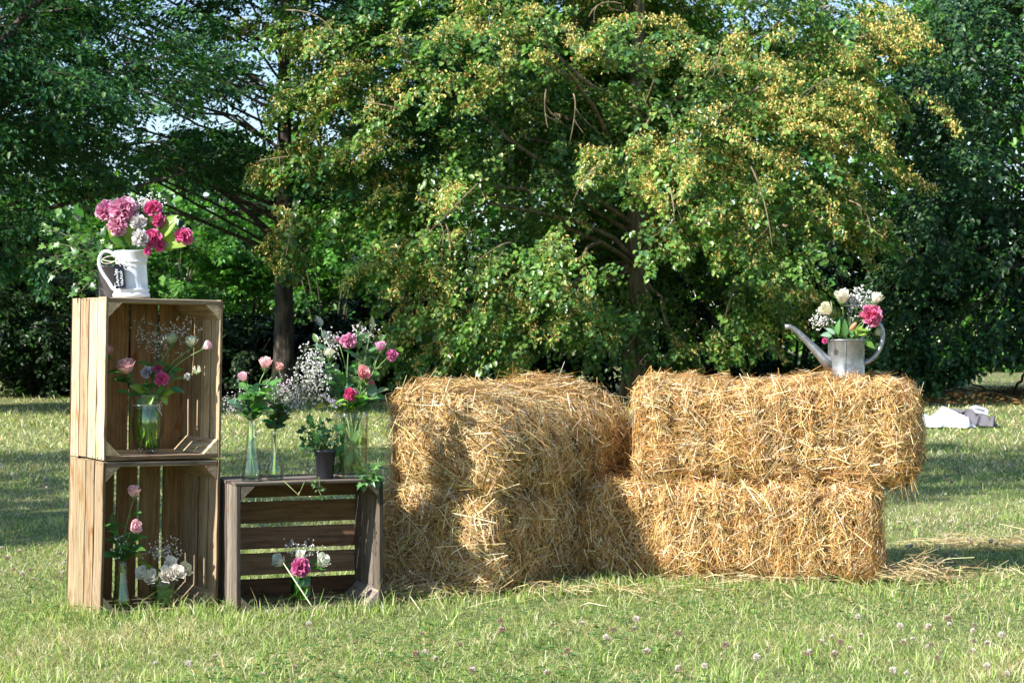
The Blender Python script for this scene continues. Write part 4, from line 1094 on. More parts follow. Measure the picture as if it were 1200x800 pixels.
# ------------------------------------------------------------------ jug on the upper crate
def top_pt(px, py_ground, Y, z):     # a point at depth Y on height z under that column of the picture
    return Vector(((px - 600) / FPX * Y, Y, z))
Z_UP = (M_up @ Vector((.12, .10, .50))).z + .0005
def build_jug():
    rnd = random.Random(4); Y = 5.74; o = top_pt(154, 0, Y, Z_UP)
    j = empty('jug', o, 'white glazed ceramic jug full of pink flowers on top of the crate stack', 'jug')
    prof = [(0, .004), (.052, .004), (.055, 0), (.0575, .003), (.0580, .009), (.0575, .014), (.0545, .0155), (.0535, .020), (.0560, .022), (.0565, .0255), (.0545, .0285), (.0520, .030), (.051, .05), (.049, .08), (.0475, .103), (.0480, .109), (.0505, .111), (.0500, .114), (.0482, .116), (.0485, .120), (.051, .134), (.054, .143), (.0545, .146), (.0525, .147),
            (.050, .143), (.046, .118), (.0455, .10), (.049, .04), (.048, .012), (0, .010)]
    def defo(p, t):
        k = max(0, math.cos(t)) ** 6; w = max(0, (p.z - .105) / .04)
        p = p.copy(); s = 1 + .22 * k * w * w; p.x *= s; p.z += .008 * k * w; 
        rib = 1 + (.006 * math.cos(t * 18) if .028 < p.z < .12 else 0)
        p.x *= rib; p.y *= rib; return p
    mb = MB(); lathe(mb, prof, 72, (1, 1, 1), o, defo=defo); mb.build('body', M['ceramic'], j)
    mb = MB(); hp = [Vector((-.046, 0, .128)), Vector((-.062, 0, .142)), Vector((-.083, 0, .144)), Vector((-.096, 0, .128)), Vector((-.098, 0, .102)), Vector((-.086, 0, .075)), Vector((-.070, 0, .052)), Vector((-.058, 0, .032)), Vector((-.052, 0, .026))]
    pts = smooth_path(hp); pts = [p + o + Vector((0, -.012, 0)) for p in pts]
    tube(mb, pts, [.0062] * 3 + [.0055] * (len(pts) - 6) + [.0052] * 3, 10); mb.build('handle', M['ceramic'], j)
    # slate tag with two handwritten lines, tied to the handle
    tg = empty('gift_tag', o + Vector((-.036, -.062, .030)), 'small black chalk tag with white handwriting tied to the jug handle', 'tag')
    R = Matrix.Translation(o + Vector((-.024, -.064, .066))) @ Matrix.Rotation(math.radians(-16), 4, 'Z') @ Matrix.Rotation(math.radians(-7), 4, 'Y')
    mb = MB(); w, h, t = .017, .038, .0015
    pr = [(-w, -h), (w, -h), (w, h * .8), (w * .55, h), (-w * .55, h), (-w, h * .8)]
    V = [R @ Vector((x, -t, z)) for x, z in pr] + [R @ Vector((x, t, z)) for x, z in pr]
    F = [tuple(range(6)), tuple(range(11, 5, -1))] + [(i, i + 6, (i + 1) % 6 + 6, (i + 1) % 6) for i in range(6)]
    mb.add(V, F); mb.build('plate', M['slate'], tg, smooth=False)
    mb = MB()
    def stroke(pp): tube(mb, [R @ Vector((x, -t - .0006, z)) for x, z in pp], .00085, 5)
    rr = random.Random(12)
    for cx, z0, z1 in ((-.0072, -.032, .022), (.0075, -.030, .010)):       # script running upwards
        z = z0
        while z < z1:
            a = rr.uniform(.0032, .0060); s = rr.choice((1, -1)); st = rr.uniform(.006, .0088)
            stroke([(cx - a * s, z), (cx + a * .4, z + st * .3), (cx + a, z + st * .6), (cx - a * .6, z + st * .85), (cx, z + st)])
            if rr.random() < .3: stroke([(cx - a, z + st * .5), (cx - .009, z + st * .6)])
            z += st * .95
    mb.build('handwriting', M['chalk'], tg, smooth=False)
    mb = MB(); kn = o + Vector((-.032, -.062, .114))
    def loop(c, rx_, rz_, ph, tilt): 
        pts = [c + Vector((math.cos(a + ph) * rx_, -.004, math.sin(a + ph) * rz_ + math.cos(a + ph) * tilt)) for a in [k * 6.283 / 14 for k in range(15)]]; tube(mb, pts, .0013, 6)
    loop(kn + Vector((-.024, 0, .002)), .023, .011, 0, .004); loop(kn + Vector((.023, 0, -.012)), .021, .013, 1, -.012)
    tube(mb, bez(kn, kn + Vector((.03, -.004, .006)), kn + Vector((.055, 0, .002)), 6), .0012, 6)
    tube(mb, bez(kn, kn + Vector((-.02, .02, -.006)), kn + Vector((-.052, .045, .004)), 6), .0012, 6)
    tube(mb, bez(kn, kn + Vector((.0, .0, -.005)), R @ Vector((0, 0, .030)), 4), .0011, 6)
    lathe(mb, [(.0, -.004), (.0045, 0), (.0, .005)], 10, (1, 1, 1), kn + Vector((0, -.004, 0)))
    mb.build('twine_bow', M['twine'], tg)
    # flowers
    mouth = o + Vector((0, 0, .142)); b0 = o + Vector((0, 0, .02))
    def A(px, py, dy=0): return at(px, py, Y + dy)
    G = 'pink blooms in the white jug'
    def K(lab, px, py, dy, R_, col, d, dx=0, n=90, pale=.3, nm='carnation', fl=.9):
        flower('frill', lab, nm, b0, mouth + Vector((dx, 0, 0)), A(px, py, dy), R_, col, rnd, G, dirv=d, leaves_n=0, n=n, pale=pale, name=nm, flat=fl)
    K('largest mauve pink bloom at the top left of the jug bouquet', 148, 254, -.01, .040, MAUVE, (-.2, -.7, .7), -.02, 130, .45)
    K('mauve pink bloom at the far left of the jug bouquet, leaning outward', 132, 251, 0, .032, MAUVE, (-.8, -.4, .4), -.02, 100, .4)
    K('mauve pink bloom hanging under the largest one, left of the jug bouquet', 142, 265, -.03, .028, (.76, .22, .42), (-.4, -.9, -.1), -.02, 80, .5)
    K('upright crimson pink carnation at the top right of the jug', 179, 250, 0, .025, HOT, (.1, -.5, .8), .01, 90, .12)
    K('crimson pink bloom just below the upright one, right side of the jug bouquet', 184, 260, -.01, .022, HOT, (.5, -.8, .2), .01, 80, .12)
    K('crimson pink carnation low over the jug rim', 178, 280, -.03, .026, HOT, (.3, -.9, .1), .02, 100, .12)
    K('second crimson bloom at the jug rim, tucked under the others', 185, 287, -.03, .018, HOT, (.5, -.8, -.2), .03, 60, .1)
    K('rightmost crimson pink carnation, leaning out beyond the jug spout', 211, 279, 0, .027, HOT, (.7, -.6, .2), .035, 100, .18, fl=1.1)
    K('small pink bud hanging over the jug spout', 173, 293, -.055, .012, HOT, (.2, -.9, -.3), .03, 40, .1)
    K('upper white hydrangea floret cluster in the jug', 163, 264, -.03, .024, (.90, .88, .84), (0, -.8, .5), 0, 60, .5, 'hydrangea')
    K('lower white hydrangea floret cluster at the jug rim', 166, 281, -.05, .026, (.90, .88, .84), (-.1, -.9, .2), 0, 60, .5, 'hydrangea')
    babys_breath('baby\'s breath rising behind the pink blooms in the jug', b0, mouth, A(172, 240, .01), (.060, .03, .030), 130, rnd, .0034)
    babys_breath('baby\'s breath tuft showing right of the crimson blooms in the jug', b0, mouth, A(196, 262, .02), (.03, .03, .02), 36, rnd, .0030)
    lv = empty('foliage_bunch', b0, 'broad yellow-green leaves fanning out from the jug', 'greenery'); lm = MB(); sm = MB()
    for (a, b, a2, b2, L, W, c) in [(152, 288, 130, 270, .07, .045, LEAFY), (158, 286, 152, 262, .075, .03, LEAFY), (172, 278, 185, 262, .07, .03, LEAFG), (186, 278, 204, 258, .07, .04, LEAFY),
                                    (184, 282, 208, 285, .08, .045, LEAFY), (180, 284, 196, 290, .06, .03, (.22, .30, .06)), (190, 265, 213, 247, .05, .022, LEAFY), (165, 268, 160, 246, .05, .03, LEAFG), (150, 285, 140, 282, .05, .04, LEAFG), (182, 270, 182, 250, .05, .035, LEAFG)]:
        p, t2 = A(a, b, -.01), A(a2, b2, -.03); tube(sm, [b0, mouth, p], .0014, 5, STEMG, False)
        leaf_shape(lm, p, t2 - p, (rnd.gauss(0, .2), -.9, .5), L * 1.25, W * 1.3, c, rnd, .12, 8)
    sm.build('stem', M['stem'], lv); lm.build('leaves', M['leaf_plant'], lv)
build_jug()

def pot_mesh(mb, o, r0, r1, h, n=32, rim=.006):
    lathe(mb, [(0, .0), (r0, 0), (r0 + .001, .002), (r1, h - rim * 1.5), (r1 + .002, h - rim * 1.4), (r1 + .0025, h), (r1 - .001, h), (r1 - .002, h - .01), (r0 * .9, .012), (0, .012)], n, (1, 1, 1), o)
def build_ivy_pot():
    rnd = random.Random(6); Y = 5.82; o = top_pt(130, 0, Y, Z_UP)
    r = empty('potted_ivy', o, 'ivy in a grey plastic pot half hidden behind the white jug, shoots trailing left', 'potted plant')
    mb = MB(); pot_mesh(mb, o, .036, .043, .105); mb.build('pot', M['grey_plastic'], r)
    mb = MB(); lathe(mb, [(0, .092), (.038, .092)], 20, (1, 1, 1), o); mb.build('soil', M['straw_core'], r)
    lm, sm = MB(), MB(); tips = [at(a, b, Y + rnd.uniform(-.09, .08)) for a, b in [(52, 268), (58, 285), (48, 308), (60, 320), (75, 300), (82, 315), (95, 330), (70, 275), (85, 290), (100, 280), (110, 300), (98, 305), (112, 322), (90, 270), (118, 292), (64, 300), (120, 282), (105, 268), (128, 290), (96, 340)]]
    ivy_plant(lm, sm, o + Vector((-.01, 0, .10)), tips, rnd, .026)
    sm.build('stem', M['stem'], r); lm.build('leaves', M['leaf_plant'], r)
build_ivy_pot()

# ------------------------------------------------------------------ glass vases
def glass_vase(label, o, prof, name='glass_vase', gmat='glass', water=.5, t=.0025, base_h=.010, n=40, square=0.0, cat='vase', wmat='water'):
    """prof: outer profile (r, z) from bottom to rim"""
    r = empty(name, o, label, cat)
    def defo(p, a):
        if not square: return p
        k = (abs(math.cos(a)) ** square + abs(math.sin(a)) ** square) ** (-1 / square); return Vector((p.x * k, p.y * k, p.z))
    mb = MB(); outer = [(0, 0), (prof[0][0] * .96, 0)] + prof
    inner = [(max(.001, a - t), b) for a, b in prof[::-1] if b > base_h] + [(max(.001, prof[0][0] - t), base_h), (0, base_h)]
    lathe(mb, outer + [(prof[-1][0] - t * .5, prof[-1][1] + .0012)] + inner, n, (1, 1, 1), o, defo=defo)
    mb.build('glass_wall', M[gmat], r)
    top = prof[-1][1]; wz = base_h + (top - base_h) * water
    mb = MB(); bp = [(0, .0015), (prof[0][0] * .9, .0015)]
    bp += [(prof[0][0] * .97 - .0008, .003), (prof[0][0] - .0012, base_h - .001), (0, base_h - .001)]
    lathe(mb, bp, n, (1, 1, 1), o, defo=defo); mb.build('thick_base', M['base_glass'], r)
    if water > 0:
        w = [(0, base_h + .0008)]
        zs = [base_h + .0008 + (wz - base_h) * i / 8 for i in range(9)]
        for z in zs:
            rr = prof[0][0]
            for (a, b), (c, d) in zip(prof[:-1], prof[1:]):
                if b <= z <= d: rr = a + (c - a) * (z - b) / max(1e-6, d - b)
            w.append((max(.001, rr - t - .0006), z))
        w.append((0, wz)); mb = MB(); lathe(mb, w, n, (1, 1, 1), o, defo=defo); mb.build('water', M[wmat], r)
    return r

def vase_fill(label, o, rr_, h, rnd, ns=8, nl=8, col=(.30, .42, .10), lc=(.22, .36, .07), L=.035):
    r = empty('foliage_bunch', o + Vector((0, 0, .012)), label, 'greenery'); sm, lm = MB(), MB()
    for k in range(ns):
        a = rnd.uniform(0, 6.28); b = a + 3.14 + rnd.uniform(-.8, .8)
        tube(sm, bez(o + Vector((math.cos(a) * rr_ * .75, math.sin(a) * rr_ * .75, .014)), o + Vector((rnd.uniform(-.3, .3) * rr_, rnd.uniform(-.3, .3) * rr_, h * .5)), o + Vector((math.cos(b) * rr_ * .45, math.sin(b) * rr_ * .45, h)), 5), rnd.uniform(.0016, .0028), 6, tuple(x * rnd.uniform(.7, 1.3) for x in col), False)
    for k in range(nl):
        a = rnd.uniform(0, 6.28); p = o + Vector((math.cos(a) * rr_ * .5, math.sin(a) * rr_ * .5, rnd.uniform(.25, .95) * h))
        leaf_shape(lm, p, (rnd.gauss(0, .4), rnd.gauss(0, .3), rnd.choice((-.9, .9))), (math.cos(a), math.sin(a) - .5, .2), L * rnd.uniform(.8, 1.2), L * .5, tuple(x * rnd.uniform(.6, 1.2) for x in lc), rnd, .15)
    sm.build('stem', M['stem'], r)
    if nl: lm.build('leaves', M['leaf_plant'], r)

# --- vase in the upper crate
def in_crate(Mx, x, y, z): return Mx @ Vector((x, y, z))
def build_vase_upper():
    rnd = random.Random(14); o = in_crate(M_up, .150, .125, .0175); Y = o.y
    # keep the vase where the photograph shows it
    o.x = (173 - 600) / FPX * Y
    prof = [(.030, 0), (.036, .010), (.043, .03), (.049, .07), (.050, .10), (.046, .13), (.042, .150), (.044, .165), (.053, .180)]
    v = glass_vase('clear glass vase with a twine tie, holding mixed roses inside the upper crate', o, prof, water=.72, base_h=.014, wmat='green_water')
    vase_fill('bright green stems and leaves crossing inside the upper crate vase', o, .040, .16, rnd, 16, 16, L=.045)
    mb = MB(); pts = [o + Vector((math.cos(a) * .0465, math.sin(a) * .0465, .148)) for a in [k * 6.283 / 24 for k in range(25)]]; tube(mb, pts, .0014, 6)
    k = o + Vector((.032, -.036, .148)); tube(mb, bez(k, k + Vector((.02, -.01, .004)), k + Vector((.014, -.01, -.02)), 5), .0013, 5); tube(mb, bez(k, k + Vector((.025, -.01, .01)), k + Vector((.018, -.01, .012)), 5), .0013, 5); tube(mb, bez(k, k + Vector((.01, -.01, -.01)), k + Vector((.022, -.01, -.03)), 5), .0011, 5)
    mb.build('twine_tie', M['twine'], v)
    mo = o + Vector((0, 0, .165)); 
    def bs(): return o + Vector((rnd.uniform(-.018, .018), rnd.uniform(-.018, .018), .018))
    def mth(dx): return mo + Vector((dx, rnd.uniform(-.015, .015), 0))
    def A(px, py, dy=0): return at(px, py, Y + dy)
    def F(lab, px, py, R, c, dx, dy=0, **kw): flower('rose', lab, 'rose', bs(), mth(dx), A(px, py, dy), R, c, rnd, 'roses in the upper crate vase', **kw)
    F('large open pale pink rose at the left of the upper crate vase', 151, 440, .026, PINK, -.02, -.03, dirv=(-.15, -.4, .9), openn=.8)
    F('pink rose bud almost hidden behind the left front edge of the upper crate', 127, 418, .017, PEACH, -.03, .02, dirv=(0, -.2, 1), openn=.2)
    F('half closed greenish white rose, centre top of the upper crate bouquet', 201, 405, .019, PALEGREEN, .005, 0, dirv=(.1, -.3, 1), openn=.3)
    F('greenish white rose beside the small pink bud on the right', 224, 408, .019, (.62, .70, .50), .02, 0, dirv=(.1, -.4, 1), openn=.5)
    F('small pink rose bud leaning far right in the upper crate', 238, 409, .015, PINK2, .025, -.02, dirv=(.8, -.3, .6), openn=.3)
    flower('frill', 'crimson pink carnation in the heart of the upper crate bouquet', 'carnation', bs(), mth(0), A(190, 446, -.03), .021, HOT, rnd, dirv=(.1, -.9, .4), leaves_n=1, n=70, pale=.15)
    flower('frill', 'pink carnation just above left in the upper crate bouquet', 'carnation', bs(), mth(0), A(186, 434, -.01), .016, BRIGHTPINK, rnd, dirv=(-.1, -.8, .5), leaves_n=0, n=60, pale=.15)
    flower('frill', 'lilac floret cluster left of the crimson carnation, upper crate', 'lilac', bs(), mth(-.01), A(174, 438, -.03), .017, LILAC, rnd, dirv=(-.3, -.7, .5), leaves_n=0, n=60, name='lilac', pale=.5)
    # spidery white bloom on the right
    r = empty('spidery_flower', bs(), 'spidery white honeysuckle bloom at the right of the upper crate bouquet', 'flower'); hp = A(231, 437, -.02); sm = MB(); pts = stem_curve(r.location, mth(.03), hp); tube(sm, pts, .0014, 5, STEMG); sm.build('stem', M['stem'], r)
    pm = MB()
    for k in range(16):
        a = rnd.uniform(0, 6.28); d = Vector((math.cos(a) * .7, -.3, abs(math.sin(a)) * 1.0)); tube(pm, bez(hp, hp + d * .014, hp + d * .020 + Vector((0, 0, .006)), 4), [.0012, .0016, .0015, .0013, .0008], 5, (.72, .75, .55))
    lathe(pm, [(0, -.006), (.006, 0), (.002, .008)], 8, (.3, .42, .12), hp); pm.build('bloom', M['petal'], r)
    flower('frill', 'tiny white floret beside the spidery bloom, upper crate', 'filler flower', bs(), mth(.02), A(217, 442, -.02), .011, (.74, .74, .72), rnd, leaves_n=0, n=26, name='white_floret', pale=.5)
    babys_breath('wide airy baby\'s breath against the back boards of the upper crate', bs(), mth(0), A(193, 395, .04), (.105, .03, .065), 230, rnd, .0026)
    lv = empty('foliage_bunch', o + Vector((0, 0, .02)), 'dark and yellow-green leaves around the rim of the upper crate vase', 'greenery'); lm = MB(); sm = MB()
    for (a, b, a2, b2, L, W, c) in [(170, 460, 148, 448, .07, .045, LEAFY), (165, 462, 146, 462, .06, .035, LEAFG), (185, 462, 200, 440, .05, .03, LEAFG), (190, 464, 213, 452, .07, .045, LEAFY), (200, 455, 225, 460, .06, .03, (.04, .13, .05)),
                                    (175, 462, 165, 440, .06, .03, LEAFG), (182, 464, 188, 470, .05, .03, LEAFG), (195, 440, 212, 425, .045, .028, (.05, .14, .05)), (180, 445, 185, 425, .05, .03, LEAFG), (160, 455, 137, 425, .05, .022, LEAFG),
                                    (150, 460, 127, 455, .05, .022, LEAFG), (145, 440, 128, 452, .045, .025, LEAFG), (205, 445, 195, 425, .05, .028, (.05, .14, .05)), (178, 462, 176, 480, .06, .035, LEAFY), (168, 466, 160, 485, .06, .035, LEAFG), (192, 462, 196, 480, .05, .03, LEAFY)]:
        p, t2 = A(a, b, rnd.uniform(-.03, .01)), A(a2, b2, -.04); tube(sm, [o + Vector((rnd.uniform(-.01, .01), 0, .02)), mo, p], .0014, 5, STEMG, False); leaf_shape(lm, p, t2 - p, (rnd.gauss(0, .25), -.7, .7), L * .8, W * .8, c, rnd, .15, 7)
    for k in range(9):
        a = rnd.uniform(0, 6.28); p = o + Vector((math.cos(a) * .022, math.sin(a) * .022, rnd.uniform(.04, .13))); leaf_shape(lm, p, (math.cos(a) * .3, math.sin(a) * .3, rnd.choice((-.8, .8))), (math.cos(a), math.sin(a), 0), .04, .022, LEAFY, rnd, .1)
    sm.build('stem', M['stem'], lv); lm.build('leaves', M['leaf_plant'], lv)
build_vase_upper()

# --- lower crate: bud vase and jar
def build_vases_lower():
    rnd = random.Random(15)
    o = in_crate(M_low, .085, .055, .018); Y = o.y; o.x = (143 - 600) / FPX * Y
    def A(px, py, dy=0): return at(px, py, Y + dy)
    glass_vase('slim clear bottle vase with two pink roses in the lower crate', o, [(.030, 0), (.033, .006), (.030, .03), (.024, .06), (.019, .10), (.0165, .13), (.018, .145)], name='bottle_vase', water=.7, base_h=.008, wmat='green_water')
    vase_fill('green stems standing inside the slim bottle vase of the lower crate', o, .018, .13, rnd, 6, 4, L=.03)
    mo = o + Vector((0, 0, .14))
    def bs(): return o + Vector((rnd.uniform(-.01, .01), rnd.uniform(-.01, .01), .012))
    flower('rose', 'upper pink rose of the slim bottle vase in the lower crate', 'rose', bs(), mo, A(157, 584), .0195, PINK, rnd, 'roses in the lower crate bottle', dirv=(.1, -.35, .95), leaves_n=3, openn=.5, lsize=.04)
    flower('rose', 'lower pink rose bending right in the lower crate', 'rose', bs(), mo + Vector((.005, 0, 0)), A(154, 620, -.02), .019, PINK2, rnd, 'roses in the lower crate bottle', dirv=(.6, -.6, .35), leaves_n=3, openn=.4, lsize=.042)
    foliage_sprig('leafy green sprig filling the neck of the slim bottle vase', bs(), mo, A(135, 615, -.01), rnd, 10, .042, .024, LEAFG)
    foliage_sprig('green sprig with one long leaf pointing right, lower crate bottle', bs(), mo, A(158, 645, -.02), rnd, 7, .045, .022, (.05, .14, .035))
    foliage_sprig('green sprig leaning left out of the slim bottle vase', bs(), mo, A(128, 650, -.02), rnd, 7, .04, .022, LEAFG)
    babys_breath('few baby\'s breath dots low beside the pink roses of the bottle vase', bs(), mo, A(140, 640, -.02), (.03, .02, .03), 22, rnd, .0032)
    o = in_crate(M_low, .215, .075, .018); Y = o.y; o.x = (192 - 600) / FPX * Y
    glass_vase('short clear glass jar packed with white roses in the lower crate', o, [(.036, 0), (.039, .006), (.042, .03), (.045, .06), (.047, .078)], name='glass_jar', water=.65, base_h=.009)
    mo = o + Vector((0, 0, .075))
    def B(px, py, dy=0): return at(px, py, Y + dy)
    for lab, px, py, R, c in [('leftmost white rose of the jar', 174, 672, .021, WHITE), ('second white rose from the left, front of the jar', 183, 677, .022, WHITE), ('middle white rose of the jar, fullest bloom', 197, 675, .023, (.82, .80, .72)),
                              ('white rose at the right front of the jar', 206, 672, .021, WHITE), ('greenish white rose at the right edge of the jar', 213, 668, .020, CREAM), ('white rose at the back of the jar, highest of the cluster', 200, 662, .020, WHITE)]:
        flower('rose', lab, 'rose', o + Vector((rnd.uniform(-.02, .02), rnd.uniform(-.02, .02), .014)), mo + Vector(((px - 192) * .0008, 0, 0)), B(px, py + 3, -.035 if py > 670 else -.005), R, c, rnd, 'white roses in the glass jar', dirv=((px - 193) * .03, -.85, .55), leaves_n=1, openn=.7, lsize=.03)
    babys_breath('baby\'s breath puff above the white roses of the jar', mo + Vector((0, 0, -.05)), mo, B(192, 645), (.055, .03, .038), 95, rnd, .0030)
    foliage_sprig('yellowish leaf sprig left of the white roses', mo + Vector((0, 0, -.05)), mo + Vector((-.02, 0, 0)), B(167, 655), rnd, 4, .035, .018, LEAFY)
    lv = empty('foliage_bunch', o + Vector((0, 0, .012)), 'dark green leaves crowded inside the short glass jar', 'greenery'); lm = MB()
    for k in range(26):
        a = rnd.uniform(0, 6.28); p = o + Vector((math.cos(a) * .030, math.sin(a) * .030, rnd.uniform(.015, .065))); leaf_shape(lm, p, (-math.sin(a), math.cos(a), rnd.uniform(-.6, .9)), (math.cos(a), math.sin(a), 0), .032, .02, rnd.choice((LEAFG, (.07, .15, .04))), rnd, .35)
    lm.build('leaves', M['leaf_plant'], lv)
build_vases_lower()

# --- on and in the shelf crate
def shelf(px, y_in, z=SH_TOP):
    """point on the shelf top at depth y_in behind its front edge, under picture column px"""
    k = (px - 600) / FPX; th = math.radians(20.6)
    # local (a, y_in): X = SH.x + a cos - y sin, Y = SH.y + a sin + y cos
    a = (k * (SH_O.y + y_in * math.cos(th)) - SH_O.x + y_in * math.sin(th)) / (math.cos(th) - k * math.sin(th))
    return Vector((SH_O.x + a * math.cos(th) - y_in * math.sin(th), SH_O.y + a * math.sin(th) + y_in * math.cos(th), z + .0005))

def build_shelf_vases():
    rnd = random.Random(16)
    # flask with three roses
    o = shelf(295, .06); Y = o.y
    def A(px, py, dy=0): return at(px, py, Y + dy)
    glass_vase('conical clear glass flask with three pink roses, leftmost on the grey crate', o, [(.031, 0), (.033, .006), (.031, .03), (.024, .07), (.017, .12), (.0135, .16), (.0145, .185)], name='flask_vase', water=.35, base_h=.008)
    vase_fill('bare green stems standing inside the conical flask', o, .014, .17, rnd, 6, 2, L=.025)
    mo = o + Vector((0, 0, .18))
    def bs(w=.012): return o + Vector((rnd.uniform(-w, w), rnd.uniform(-w, w), .012))
    flower('rose', 'tallest and largest pink rose of the conical flask', 'rose', bs(), mo, A(311, 434), .0205, PINK, rnd, 'pink roses in the conical flask', dirv=(.05, -.3, 1), leaves_n=3, openn=.35)
    flower('rose', 'left pink rose of the conical flask, set lower', 'rose', bs(), mo, A(288, 447, -.01), .0155, PINK2, rnd, 'pink roses in the conical flask', dirv=(-.4, -.4, .8), leaves_n=3, openn=.5)
    flower('rose', 'small right pink rose bud of the conical flask', 'rose', bs(), mo, A(324, 436, .01), .0150, PEACH, rnd, 'pink roses in the conical flask', dirv=(.4, -.3, .8), leaves_n=2, openn=.3)
    foliage_sprig('rose leaves crowding the neck of the conical flask', bs(), mo, A(298, 465), rnd, 12, .045, .028, LEAFG)
    foliage_sprig('green sprig to the left in the conical flask', bs(), mo, A(280, 475), rnd, 8, .04, .022, LEAFB)
    foliage_sprig('green sprig rising right in the conical flask', bs(), mo, A(315, 455), rnd, 8, .045, .028, LEAFG)
    babys_breath('fine pinkish baby\'s breath left of the roses in the flask', bs(), mo, A(280, 472, .02), (.045, .03, .045), 130, rnd, .0026, col=(.74, .68, .72))
    # round-bellied bottle
    o2 = shelf(322, .12); Y2 = o2.y
    def B(px, py, dy=0): return at(px, py, Y2 + dy)
    glass_vase('round-bellied clear glass bottle with baby\'s breath, second from left on the grey crate', o2, [(.026, 0), (.029, .006), (.031, .022), (.027, .042), (.015, .062), (.011, .09), (.011, .14), (.013, .150)], name='bottle_vase', water=.25, base_h=.007)
    vase_fill('thin green stems standing inside the round-bellied bottle', o2, .010, .14, rnd, 5, 1, L=.02)
    m2 = o2 + Vector((0, 0, .145)); b2 = o2 + Vector((0, 0, .012))
    babys_breath('broad pinkish baby\'s breath cloud over the round-bellied bottle', b2, m2, B(338, 462), (.075, .04, .06), 300, rnd, .0026, col=(.74, .68, .72))
    babys_breath('dense white baby\'s breath plume between the flask and the tall bouquet', b2, m2, B(366, 435, .03), (.062, .04, .085), 330, rnd, .0031)
    foliage_sprig('dark leaves at the neck of the round-bellied bottle', b2, m2, B(322, 464), rnd, 12, .045, .03, (.05, .12, .03), spread=1.3)
    foliage_sprig('second tuft of leaves at the neck of the round-bellied bottle', b2, m2, B(333, 472), rnd, 9, .04, .028, (.06, .14, .035), spread=1.5)
    # black pot with ivy
    o3 = shelf(381, .07); Y3 = o3.y
    r = empty('potted_ivy', o3, 'small ivy in a black plastic pot on the grey crate', 'potted plant')
    mb = MB(); pot_mesh(mb, o3, .024, .033, .092); mb.build('pot', M['black_plastic'], r)
    mb = MB(); lathe(mb, [(0, .082), (.030, .082)], 20, (1, 1, 1), o3); mb.build('soil', M['straw_core'], r)
    lm, sm = MB(), MB(); ivy_plant(lm, sm, o3 + Vector((0, 0, .085)), [at(a, b, Y3 + rnd.uniform(-.05, .05)) for a, b in [(355, 505), (362, 497), (370, 492), (380, 494), (390, 500), (358, 518), (372, 510), (384, 515), (378, 530), (395, 508), (366, 520)]], rnd, .024, cols=((.04, .12, .03), (.06, .16, .045), (.03, .085, .03)), step=.016)
    sm.build('stem', M['stem'], r); lm.build('leaves', M['leaf_plant'], r)
    # straight vase with the big bouquet
    o4 = shelf(412, .095); Y4 = o4.y
    def D(px, py, dy=0): return at(px, py, Y4 + dy)
    glass_vase('tall straight clear glass vase with the largest pink bouquet, right end of the grey crate', o4, [(.049, 0), (.0515, .006), (.0520, .06), (.0525, .12), (.0530, .19), (.0535, .205)], name='glass_vase', water=.8, base_h=.012, t=.003)
    m4 = o4 + Vector((0, 0, .20))
    def bs4(): return o4 + Vector((rnd.uniform(-.03, .03), rnd.uniform(-.03, .03), .016))
    def mt(px): return m4 + Vector(((px - 412) * .0009, rnd.uniform(-.02, .02), 0))
    flower('frill', 'round bright pink carnation, highest in the tall straight vase', 'carnation', bs4(), mt(405), D(409, 404, -.01), .024, (.84, .27, .52), rnd, dirv=(0, -.7, .7), leaves_n=1, n=120, pale=.3, flat=1)
    flower('frill', 'small pink bud just left of the highest carnation', 'carnation', bs4(), mt(400), D(397, 401, .01), .011, (.66, .28, .40), rnd, dirv=(-.2, -.3, 1), leaves_n=0, n=40, pale=.3)
    flower('rose', 'pointed pink bloom upper right of the tall straight vase', 'rose', bs4(), mt(425), D(446, 413), .0175, (.86, .36, .60), rnd, 'roses in the tall straight vase', dirv=(0, -.2, 1), leaves_n=1, openn=.3)
    flower('frill', 'bright pink carnation at the far right of the tall straight vase', 'carnation', bs4(), mt(430), D(456, 417, .01), .018, (.84, .18, .46), rnd, dirv=(.7, -.6, .2), leaves_n=0, n=90, pale=.2, flat=1)
    flower('rose', 'salmon pink rose in the middle of the tall straight vase', 'rose', bs4(), mt(418), D(424, 441, -.03), .0215, (.82, .40, .40), rnd, 'roses in the tall straight vase', dirv=(.25, -.75, .35), leaves_n=1, openn=.5)
    flower('frill', 'small pink bud under the salmon rose', 'carnation', bs4(), mt(420), D(434, 450, -.03), .009, (.76, .25, .35), rnd, leaves_n=0, n=36, pale=.1)
    flower('frill', 'crimson carnation low at the rim of the tall straight vase', 'carnation', bs4(), mt(412), D(411, 463, -.045), .020, (.86, .07, .28), rnd, dirv=(0, -1, .2), leaves_n=0, n=90, pale=.12, flat=1.1)
    flower('rose', 'closed creamy white rose left in the tall straight vase', 'rose', bs4(), mt(400), D(386, 421), .0165, CREAM, rnd, 'roses in the tall straight vase', dirv=(0, -.2, 1), leaves_n=1, openn=.2)
    lr = empty('lilac', bs4(), 'pale lilac flower spike leaning left over the vase rim', 'lilac'); sm = MB(); tube(sm, [lr.location, mt(400), D(396, 474, -.05)], .0014, 5, STEMG); sm.build('stem', M['stem'], lr)
    fm = MB(); a0, a1 = D(399, 477, -.06), D(377, 462, -.05)
    for k in range(46):
        t = rnd.random(); p = a0.lerp(a1, t) + Vector((rnd.gauss(0, .006), rnd.gauss(0, .006), rnd.gauss(0, .006))) * (1.3 - t)
        frill_bloom(fm, p, (rnd.gauss(0, .5), -1, rnd.gauss(.2, .5)), .0042, (.62, .56, .70), rnd, 6, 1, .5)
    fm.build('bloom', M['petal'], lr)
